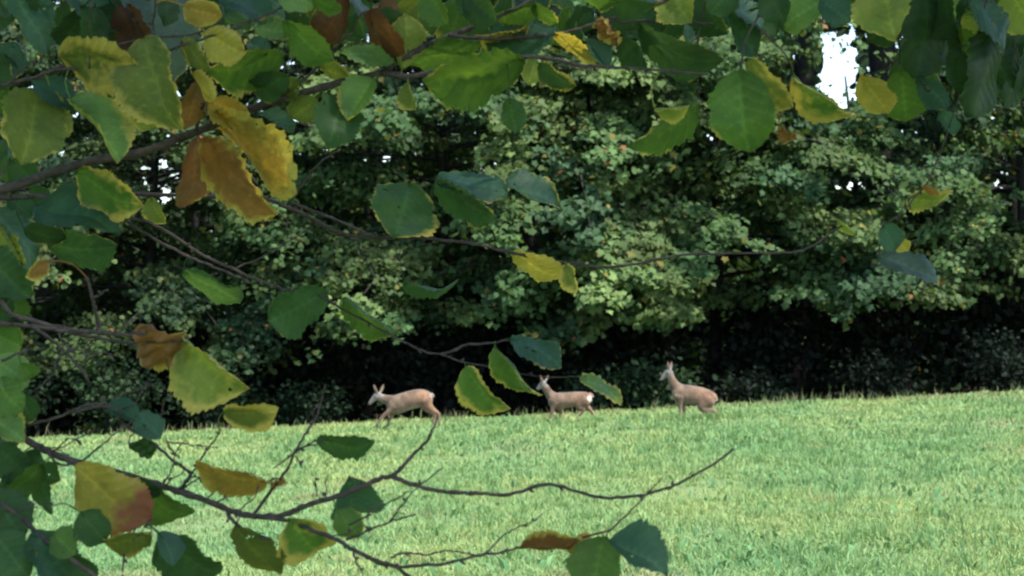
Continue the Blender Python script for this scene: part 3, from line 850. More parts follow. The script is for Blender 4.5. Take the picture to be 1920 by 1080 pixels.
# ------------------------------------------------------------------ hazels in front: stems, branches, single leaves
HZ1 = empty('hazel_shrub', (-1.75, 3.2, float(ground_z(-1.75, 3.2))), 'near hazel whose bare twigs and yellowing leaves reach in from the left', 'shrub')
HZ2 = empty('hazel_shrub', (2.35, 2.9, float(ground_z(2.35, 2.9))), 'near hazel whose leaves hang down into the upper right of the picture', 'shrub')
SAMPLES = []        # (x_px, y_px, depth, radius_m, branch object)

def branch(pts, r0, r1, d0=None, d1=None, shrub=HZ1, name='branch', buds=True, pre=None, label=None):
    """pts: photograph pixels (x, y); r0, r1 pixel radii; depth d0 -> d1 in metres (d0 None: start on the nearest branch)"""
    pts = np.asarray(pts, float)
    if d0 is None:
        S = SAMPLES
        dd = [(s_[0] - pts[0][0]) ** 2 + (s_[1] - pts[0][1]) ** 2 for s_ in S]
        d0 = S[int(np.argmin(dd))][2]
    if d1 is None: d1 = d0 - 0.05
    P = smooth_path(pts, 6)
    seg = np.concatenate([[0], np.cumsum(np.linalg.norm(np.diff(P, axis=0), axis=1))]); t = seg / seg[-1]
    D = d0 + (d1 - d0) * t + 0.012 * np.sin(t * 9 + pts[0][0])
    path = np.array([px(P[i, 0], P[i, 1], D[i]) for i in range(len(P))])
    path += rng.normal(0, 0.0006, path.shape)
    rad = 0.88 * (r0 + (r1 - r0) * t ** 0.9) / FPX * D * (1 + rng.normal(0, 0.08, len(t)))
    if pre is not None:                       # wood outside the frame that joins the branch to its stem
        pp = smooth_path(np.vstack([np.asarray(pre, float), path[0]]), 8)[:-1]
        rr = np.linspace(rad[0] * 1.7, rad[0], len(pp))
        path = np.vstack([pp, path]); rad = np.concatenate([rr, rad])
    base = np.array(shrub.location)
    b = Bag(); b.tube(path - base, rad, 8)
    if buds:
        nb_ = max(2, int(seg[-1] / 60))
        for k in range(nb_):
            i = int(rng.uniform(0.05, 0.97) * (len(path) - 1)); i = min(max(i, 0), len(path) - 2)
            tg = path[i + 1] - path[i]; tg /= np.linalg.norm(tg) + 1e-9
            sd = np.cross(tg, rng.normal(0, 1, 3)); sd /= np.linalg.norm(sd) + 1e-9
            c0 = path[i] + sd * rad[i] * 0.6; ln = rng.uniform(0.005, 0.009)
            dv = sd * 0.8 + tg * 0.7; dv /= np.linalg.norm(dv)
            b.tube(np.array([c0, c0 + dv * ln * 0.35, c0 + dv * ln * 0.75, c0 + dv * ln]) - base, np.array([0.0012, 0.0022, 0.0017, 0.0004]), 5)
    o = bpy.data.objects.new(name, b.mesh('branch', M_TWIG))
    link(o, shrub, label)
    for i in range(len(P)):
        SAMPLES.append((P[i, 0], P[i, 1], D[i], rad[-len(P) + i], o))
    return o

# stems of the two shrubs (outside the frame)
def stems(shrub, lst):
    base = np.array(shrub.location)
    for pth, r0, r1 in lst:
        b = Bag(); q = smooth_path(np.array(pth, float), 8)
        b.tube(q - base, np.linspace(r0, r1, len(q)), 10)
        link(bpy.data.objects.new('stem', b.mesh('stem', M_TWIG)), shrub)
stems(HZ1, [([(-1.75, 3.2, -0.1), (-1.7, 3.22, 0.8), (-1.62, 3.3, 1.8), (-1.6, 3.3, 3.0), (-1.3, 3.1, 4.4)], 0.035, 0.012),
            ([(-1.82, 3.3, -0.1), (-1.95, 3.5, 1.2), (-1.9, 3.9, 2.6), (-1.5, 4.3, 4.2)], 0.03, 0.010),
            ([(-1.8, 3.1, -0.1), (-2.1, 2.7, 1.3), (-2.0, 2.2, 2.8), (-1.5, 1.8, 4.2)], 0.03, 0.010),
            ([(-1.7, 3.15, -0.1), (-1.5, 2.9, 0.6), (-1.30, 2.95, 1.15), (-1.20, 3.0, 1.3)], 0.022, 0.010)])
stems(HZ2, [([(2.35, 2.9, -0.1), (2.3, 2.9, 1.4), (2.1, 3.0, 2.6), (1.5, 3.2, 3.6), (0.6, 3.0, 4.6)], 0.04, 0.012),
            ([(2.45, 3.0, -0.1), (2.7, 2.6, 1.5), (2.9, 1.9, 3.0), (2.8, 1.2, 4.6)], 0.035, 0.012),
            ([(2.4, 2.8, -0.1), (2.3, 2.2, 1.5), (1.8, 1.4, 3.1), (1.0, 0.6, 4.4)], 0.035, 0.012),
            ([(2.4, 3.0, -0.1), (2.6, 3.6, 1.6), (2.5, 4.0, 3.2), (2.2, 4.2, 4.8)], 0.035, 0.012)])

S1 = [(-1.62, 3.3, 1.55)]
# 1 main limb sweeping up to the right
branch([(-60, 372), (0, 357), (80, 330), (160, 305), (260, 287), (343, 257), (450, 213), (513, 190), (640, 155), (713, 137)], 11, 7.5, 3.40, 3.30, pre=S1 + [(-1.25, 3.35, 1.68)], label='thick dark main branch rising across the picture')
branch([(713, 137), (773, 143), (820, 133), (907, 110), (1020, 108), (1080, 122), (1140, 125), (1257, 133), (1330, 140)], 7, 2.5, None, 3.22)
branch([(713, 137), (740, 120), (773, 100), (797, 87), (840, 67), (907, 43), (967, 17), (1030, -20)], 6.5, 4, None, 3.34)
branch([(840, 67), (930, 72), (1033, 66), (1090, 53), (1173, 27), (1227, 7), (1300, -20)], 4.5, 3.5, None, 3.4)
branch([(1090, 52), (1150, 40), (1273, 40), (1340, 44)], 3, 2, None, 3.4)
branch([(367, 245), (376, 215), (383, 193)], 5, 3)
branch([(505, 190), (560, 158), (618, 100), (660, 60)], 3.5, 2.0, None, 3.28)
branch([(512, 190), (513, 162), (490, 128), (467, 97)], 2.5, 1.6, None, 3.24)
branch([(513, 165), (533, 135), (547, 108)], 2.0, 1.5, None, 3.22)
branch([(343, 262), (310, 243), (285, 220)], 2.5, 1.5, None, 3.3)
# 2 upper left twigs
branch([(-60, 175), (0, 160), (53, 147), (110, 127), (167, 100), (227, 83), (287, 71), (360, 64), (420, 40)], 4.5, 2.2, 3.20, 3.10, pre=[(-1.60, 3.3, 2.3), (-1.2, 3.25, 2.15)])
branch([(106, 131), (173, 124), (217, 130), (253, 115), (300, 100), (360, 80), (417, 60), (473, 37), (513, 23), (560, -10)], 3.5, 2.5, None, 3.05)
branch([(288, 71), (288, 40), (293, 0), (296, -30)], 2.8, 2, None, 3.05)
branch([(168, 128), (168, 60), (172, -30)], 2, 1.5, None, 3.05)
# 3 long thin twig across the middle
branch([(-60, 385), (0, 372), (120, 366), (270, 365), (380, 368), (493, 372), (533, 387), (587, 410), (640, 438), (707, 446), (780, 445), (840, 452), (893, 457), (940, 470), (1007, 483), (1060, 493), (1120, 500), (1180, 497), (1280, 478), (1380, 475), (1480, 473), (1520, 463), (1563, 433), (1582, 422)], 6, 2.0, 3.55, 3.75, pre=S1 + [(-1.25, 3.45, 1.70)], label='long thin twig running across the middle of the picture')
branch([(545, 380), (600, 400), (660, 425), (700, 443)], 3.5, 2.5)
branch([(550, 370), (575, 335), (600, 305), (640, 280)], 2.5, 1.6, None, 3.5)
branch([(60, 368), (140, 380), (217, 402), (260, 430), (317, 463), (367, 487), (417, 507), (470, 530)], 4.5, 2.5, None, 3.5)
branch([(217, 402), (277, 417), (327, 443), (377, 477), (433, 503), (480, 523), (540, 545), (600, 556), (660, 590), (750, 637), (790, 657), (827, 665), (873, 680), (940, 693), (985, 703), (1040, 707), (1100, 706)], 3.5, 1.4, None, 3.35)
branch([(440, 505), (500, 477), (545, 450), (583, 427)], 2.2, 1.2)
branch([(827, 664), (853, 657), (873, 647), (923, 643), (957, 637)], 3.2, 2.2, None, 3.3)
# 4 bare bundle on the left
S2 = [(-1.62, 3.25, 1.35), (-1.3, 3.2, 1.55)]
branch([(-60, 540), (0, 565), (20, 587), (67, 603), (127, 617), (187, 624), (250, 627), (275, 622)], 6, 4, 3.15, 3.0, pre=S2)
branch([(-60, 600), (0, 606), (67, 613), (133, 623), (200, 637), (247, 642), (330, 640), (352, 632)], 5.5, 3, 3.12, 3.0, pre=S2)
branch([(188, 627), (180, 590), (173, 560), (163, 520)], 4.5, 3)
branch([(174, 561), (190, 551), (203, 542)], 2.5, 1.8)
branch([(60, 610), (90, 632), (118, 655), (140, 680), (158, 700), (168, 720)], 4, 2.5)
branch([(104, 682), (112, 668), (130, 658), (145, 650)], 3.2, 2.5)
branch([(104, 680), (100, 700), (80, 720), (60, 735)], 2.5, 1.5)
branch([(110, 625), (118, 640), (140, 662)], 2.5, 1.8)
branch([(-40, 690), (0, 678), (30, 664), (50, 657)], 4, 2.5, 2.95, 2.9, pre=[(-1.55, 3.1, 1.1), (-1.2, 3.0, 1.35)])
# 5 lower branch
S3 = [(-1.5, 2.95, 0.9), (-1.1, 2.95, 1.15)]
branch([(-60, 720), (0, 765), (33, 812), (83, 843), (133, 863), (207, 883), (267, 900), (320, 917), (383, 937), (433, 957), (477, 968), (533, 965), (567, 950), (600, 940), (650, 925), (703, 902), (733, 892)], 9, 5.5, 3.0, 2.9, pre=S3, label='dark lower branch sagging in front of the field')
branch([(733, 892), (750, 880), (780, 847), (803, 823), (814, 800), (821, 782)], 4.8, 2.4, None, 2.85)
branch([(733, 892), (787, 912), (840, 923), (890, 924), (957, 926), (1023, 908), (1073, 918), (1123, 932), (1190, 931), (1223, 923), (1257, 913), (1280, 903), (1340, 868), (1378, 840)], 5, 2.6, None, 2.75, label='long bare twig end curving over the sunlit grass')
branch([(130, 775), (200, 763), (240, 800), (287, 830), (317, 857), (353, 883), (356, 892), (337, 917)], 3.0, 3.5, 2.98, 2.95)
branch([(337, 858), (318, 840), (310, 818)], 2.2, 1.5)
branch([(40, 800), (110, 782), (160, 760), (195, 757)], 3.5, 2.2)
branch([(610, 720), (600, 760), (592, 785), (580, 802), (553, 847), (540, 877), (513, 915), (473, 967)], 1.5, 4, 2.84, 2.91)
branch([(514, 878), (535, 862), (551, 850)], 1.4, 2.2)
branch([(551, 850), (575, 835), (592, 828)], 2.4, 1.8)
branch([(555, 856), (562, 868), (566, 877)], 2.0, 1.4)
branch([(390, 934), (415, 908), (443, 880)], 2.0, 1.4)
branch([(407, 942), (450, 921), (493, 907), (522, 895)], 2.4, 1.8)
branch([(340, 917), (365, 902), (385, 893)], 2.4, 1.6)
branch([(373, 866), (393, 837), (413, 810)], 2.2, 1.5, 2.93, 2.9)
branch([(373, 866), (362, 885), (352, 905)], 2.2, 2.0, 2.93, 2.95)
branch([(157, 862), (190, 835), (220, 810), (253, 787)], 2.4, 1.8)
branch([(85, 845), (110, 870), (140, 872)], 3, 2)
branch([(423, 953), (443, 983), (477, 1000), (507, 1013)], 5, 2.5)
branch([(483, 970), (540, 977), (593, 997), (640, 1016), (660, 1030), (707, 1051), (740, 1062), (780, 1090)], 4.5, 4.0, None, 2.82)
branch([(662, 1032), (665, 1045), (680, 1075)], 2.5, 1.8)
branch([(673, 1034), (707, 1054), (753, 1062), (827, 1057), (893, 1043), (940, 1035), (975, 1027), (1040, 1020), (1143, 994)], 3.6, 2.5, None, 2.75)
branch([(733, 1046), (757, 1037), (800, 1040), (840, 1033), (900, 1041)], 2.2, 1.8)
branch([(910, 1039), (930, 1017), (960, 993), (1000, 977), (1017, 963)], 2.2, 1.3)
branch([(1143, 994), (1173, 967), (1207, 933), (1240, 897)], 2.4, 1.4)
branch([(655, 985), (687, 967), (700, 953), (740, 937), (767, 920)], 2.4, 1.5, 2.86, 2.8)
branch([(650, 1010), (687, 997), (730, 979), (780, 963)], 2.8, 1.8)
branch([(730, 979), (760, 940), (787, 910), (830, 877)], 2.2, 1.3)
branch([(595, 930), (592, 905), (592, 885)], 2.0, 1.2)
branch([(-40, 925), (0, 945), (37, 967), (67, 997), (110, 1030), (167, 1074), (210, 1110)], 5.5, 5, 2.85, 2.75, pre=S3)
branch([(255, 990), (235, 1030), (228, 1090)], 2.5, 2.2, 2.84, 2.8)
branch([(280, 975), (262, 1000), (250, 1012)], 1.8, 1.4)
# fine bare twigs tangled on the left and below
tr_ = random.Random(9)
main = [q_ for q_ in SAMPLES if q_[0] < 620 and (q_[1] > 560 or q_[0] < 120)]
for q in range(26):
    s0_ = tr_.choice(main); a_ = tr_.uniform(-1.3, 0.5); L_ = tr_.uniform(40, 110)
    x0_, y0_ = s0_[0], s0_[1]
    k1 = tr_.uniform(-0.35, 0.35)
    branch([(x0_, y0_), (x0_ + math.cos(a_) * L_ * .4, y0_ + math.sin(a_) * L_ * .4), (x0_ + math.cos(a_ + k1) * L_ * .7, y0_ + math.sin(a_ + k1) * L_ * .7), (x0_ + math.cos(a_ + k1 * .5) * L_, y0_ + math.sin(a_ + k1 * .5) * L_)], 1.9, 1.0, s0_[2], s0_[2] - tr_.uniform(-0.08, 0.08))
# 6 limbs of the second hazel above the frame
branch([(2600, -260), (2200, -150), (1900, -70), (1700, -55), (1500, -60), (1350, -75), (1200, -90)], 8, 3, 3.35, 3.35, HZ2, pre=[(1.9, 3.05, 2.9)])
branch([(1900, -70), (1870, -30), (1850, 5)], 2.5, 2, None, 3.2, HZ2)
branch([(1700, -55), (1690, -10), (1685, 120)], 2.4, 1.6, None, 3.4, HZ2)
branch([(1500, -60), (1440, 10), (1400, 70), (1387, 140)], 3.0, 2.0, None, 3.3, HZ2)
branch([(1420, 50), (1470, 100), (1490, 142)], 2.2, 1.6, None, 3.3, HZ2)
branch([(1900, -70), (1905, 10), (1900, 90)], 2.2, 1.6, None, 3.4, HZ2)
branch([(1685, 110), (1660, 130), (1618, 143)], 1.8, 1.4, None, 3.4, HZ2)
branch([(1690, 115), (1715, 140), (1765, 208)], 1.8, 1.2, None, 3.4, HZ2)
branch([(1350, -75), (1310, 60), (1310, 190)], 2.2, 1.4, None, 3.45, HZ2)
branch([(-400, -160), (0, -70), (300, -55), (600, -50), (900, -45), (1200, -60)], 6, 3, 3.25, 3.3, HZ1, pre=[(-1.5, 3.25, 3.2)])
branch([(1850, 0), (1800, 180), (1740, 340), (1700, 375)], 1.8, 1.4, None, 3.5, HZ2)
branch([(1740, 340), (1690, 400), (1655, 425), (1648, 480)], 1.6, 1.2, None, 3.5, HZ2)

# leaf colours (linear); bg and gy hold painted sky sheen
LEAF_COL = {'dg': (0.042, 0.096, 0.040), 'g': (0.085, 0.165, 0.040), 'bg': (0.044, 0.105, 0.076), 'lg': (0.13, 0.23, 0.08), 'ol': (0.125, 0.160, 0.045),
       'yg': (0.20, 0.25, 0.060), 'y': (0.37, 0.31, 0.07), 'oc': (0.32, 0.215, 0.06), 'o': (0.24, 0.125, 0.05), 'br': (0.105, 0.050, 0.028), 'gy': (0.072, 0.112, 0.118)}

def hazel_leaf_mesh(length, width, curl, fold, wave, bend, crumple, seed, petiole):
    r = np.random.default_rng(seed)
    nt_, nu = 45, 13
    t = np.linspace(0, 1, nt_)
    pk = r.uniform(0.50, 0.64)                       # broadest beyond the middle
    prof = np.where(t < pk, 1 - (np.abs(t - pk) / pk) ** r.uniform(2.2, 3.2), 1 - (np.abs(t - pk) / (1 - pk)) ** r.uniform(2.0, 2.9))
    prof = np.clip(prof, 0, 1) ** r.uniform(0.55, 0.75)
    prof *= 1 - 0.35 * sstep(0.84, 1.0, t) + 0.12 * sstep(0.93, 1.0, t)
    prof[0] = 0.12; prof[-1] = 0.01
    lobe = [1 + 0.07 * np.sin(t * r.uniform(5, 9) + r.uniform(0, 6)) + 0.05 * np.sin(t * r.uniform(14, 20) + r.uniform(0, 6)) for _ in (0, 1)]
    asym = 1 + r.normal(0, 0.06)
    u = np.linspace(-1, 1, nu)
    V = []; C = []
    nv_ = r.uniform(6.5, 8.5)
    pleat = r.uniform(0.022, 0.045)
    ph0 = r.uniform(0, 6, 4)
    tipc = r.uniform(-0.5, 0.9) if r.uniform() < 0.6 else r.uniform(1.5, 3.2)
    for i in range(nt_):
        for j in range(nu):
            uu = u[j]
            w_ = prof[i] * width * 0.5 * (asym if uu > 0 else 2 - asym) * lobe[int(uu > 0)][i]
            tooth = (0.05, -0.02, 0.02, -0.05)[i % 4]
            if abs(uu) > 0.99: w_ *= 1 + tooth + r.normal(0, 0.018)
            tt = t[i]
            ph = (tt - 0.28 * abs(uu)) * nv_
            v = abs((ph % 1.0) - 0.5) * 2
            x = length * (tt + 0.05 * abs(uu) * prof[i] * (0.5 - tt))
            if 0 < i < nt_ - 1 and abs(uu) > 0.99: x += length * 0.2 * tooth
            y = w_ * uu
            z = (v - 0.5) * pleat * length * (0.3 + 0.9 * abs(uu)) + fold * abs(y) + curl * (abs(uu) ** 2.4) * width * 0.25 * prof[i]
            z += wave * length * 0.05 * math.sin(tt * 6 + ph0[0]) * abs(uu) * (1 if uu > 0 else -1)
            z += length * 0.018 * math.sin(tt * 9 + uu * 3 + ph0[1]) + length * 0.015 * math.sin(uu * 5 - tt * 4 + ph0[2]) * abs(uu)
            z -= bend * length * tt ** 2 + tipc * 0.35 * length * max(tt - 0.72, 0) ** 1.3
            if crumple:
                z += crumple * length * 0.16 * math.sin(uu * 4.2 + tt * 9 + seed) + crumple * length * 0.10 * math.sin(tt * 17 - uu * 7)
                y += crumple * length * 0.05 * math.sin(tt * 13 + seed)
            V.append((x, y, z)); C.append((abs(uu), tt, max(v if abs(uu) > 0.02 else 0, 1.0 if j == nu // 2 else 0) ** 1.5, 1))
    F = [(i * nu + j, i * nu + j + 1, (i + 1) * nu + j + 1, (i + 1) * nu + j) for i in range(nt_ - 1) for j in range(nu - 1)]
    V = np.array(V); C = np.array(C)
    fl = [np.array(F)]
    if petiole is not None and len(petiole):
        pv, pf, ptr = tube_arrays(petiole, np.linspace(0.0011, 0.0009, len(petiole)), 5)
        o_ = len(V)
        V = np.vstack([V, pv]); C = np.vstack([C, np.tile([0, 0, 0.8, 1], (len(pv), 1))])
        fl += [pf + o_, ptr + o_]
    return np_mesh('leaf', V, fl, M_HAZEL, {'leafmap': C})

CAMP = np.array([0, 0, CAMZ])
LEAFN = [0]
def leaf(bx, by, tx, ty, W, kind, yel=0.2, up=0, off=0.0, crumple=0, red=0.0, label=None, fold=None, bend=None, mul=1.0, near=None):
    """base and tip in photograph pixels, apparent width W; hung on the nearest branch at that branch's depth"""
    LEAFN[0] += 1
    r = random.Random(LEAFN[0] * 13 + 1)
    S = SAMPLES
    dd = [(s_[0] - bx) ** 2 + (s_[1] - by) ** 2 for s_ in S]
    k = int(np.argmin(dd)); s_ = S[k]
    d = s_[2] + off + r.uniform(-0.02, 0.02)
    att = np.array(px(s_[0], s_[1], s_[2]))
    Lp = math.hypot(tx - bx, ty - by)
    ratio = 0.86
    long_px = max(Lp, W / ratio)
    dep = math.sqrt(max(long_px ** 2 - Lp ** 2, 0)) / FPX * d
    dep = max(dep, 0.22 * Lp / FPX * d) * (-1 if r.random() < 0.6 else 1)
    B = np.array(px(bx, by, d)); T = np.array(px(tx, ty, d + dep))
    ax = T - B; ln = np.linalg.norm(ax); ax /= ln
    width = ratio * ln
    app = W / FPX * d
    cosr = min(1.0, max(0.28, app / width))
    width = min(width, app / cosr)
    roll = math.acos(cosr) * (1 if r.random() < 0.5 else -1)
    view = CAMP - (B + T) / 2; view /= np.linalg.norm(view)
    n0 = view - view.dot(ax) * ax; n0 /= np.linalg.norm(n0)
    s0 = np.cross(n0, ax)
    nA = n0 * math.cos(roll) + s0 * math.sin(roll)
    nB = n0 * math.cos(roll) - s0 * math.sin(roll)
    nr = nA if (nA[2] > nB[2]) == (kind in ('bg', 'gy', 'lg') or up > 0) else nB
    sd = np.cross(nr, ax)
    M = Matrix(((ax[0], sd[0], nr[0], B[0]), (ax[1], sd[1], nr[1], B[1]), (ax[2], sd[2], nr[2], B[2]), (0, 0, 0, 1)))
    Mi = np.array(M.inverted())
    a_l = (Mi @ np.array([*att, 1]))[:3]
    gap = np.linalg.norm(a_l)
    pet = None
    if gap > 0.003:
        midp = a_l * 0.5 + np.array([-0.2, 0.05, -0.08]) * min(gap, 0.05)
        pet = smooth_path(np.array([a_l, midp, [0, 0, 0], [0.01, 0, 0]]), 4)
    me = hazel_leaf_mesh(ln, width, r.uniform(-0.4, 0.6), (r.uniform(-0.15, 0.45) if fold is None else fold), r.uniform(-1, 1.2),
                         (r.uniform(-0.12, 0.26) if bend is None else bend), crumple, LEAFN[0], pet)
    o = bpy.data.objects.new('leaf', me)
    c = LEAF_COL[kind]; v = r.uniform(0.88, 1.14) * mul * 0.85
    o.color = (c[0] * v, c[1] * v, c[2] * v, yel)
    o['red'] = float(red)
    shrub = s_[4].parent
    link(o, s_[4], label)
    o.matrix_world = M
    o.matrix_parent_inverse = Matrix.Translation(-Vector(shrub.location))
    o.matrix_basis = M
    return o

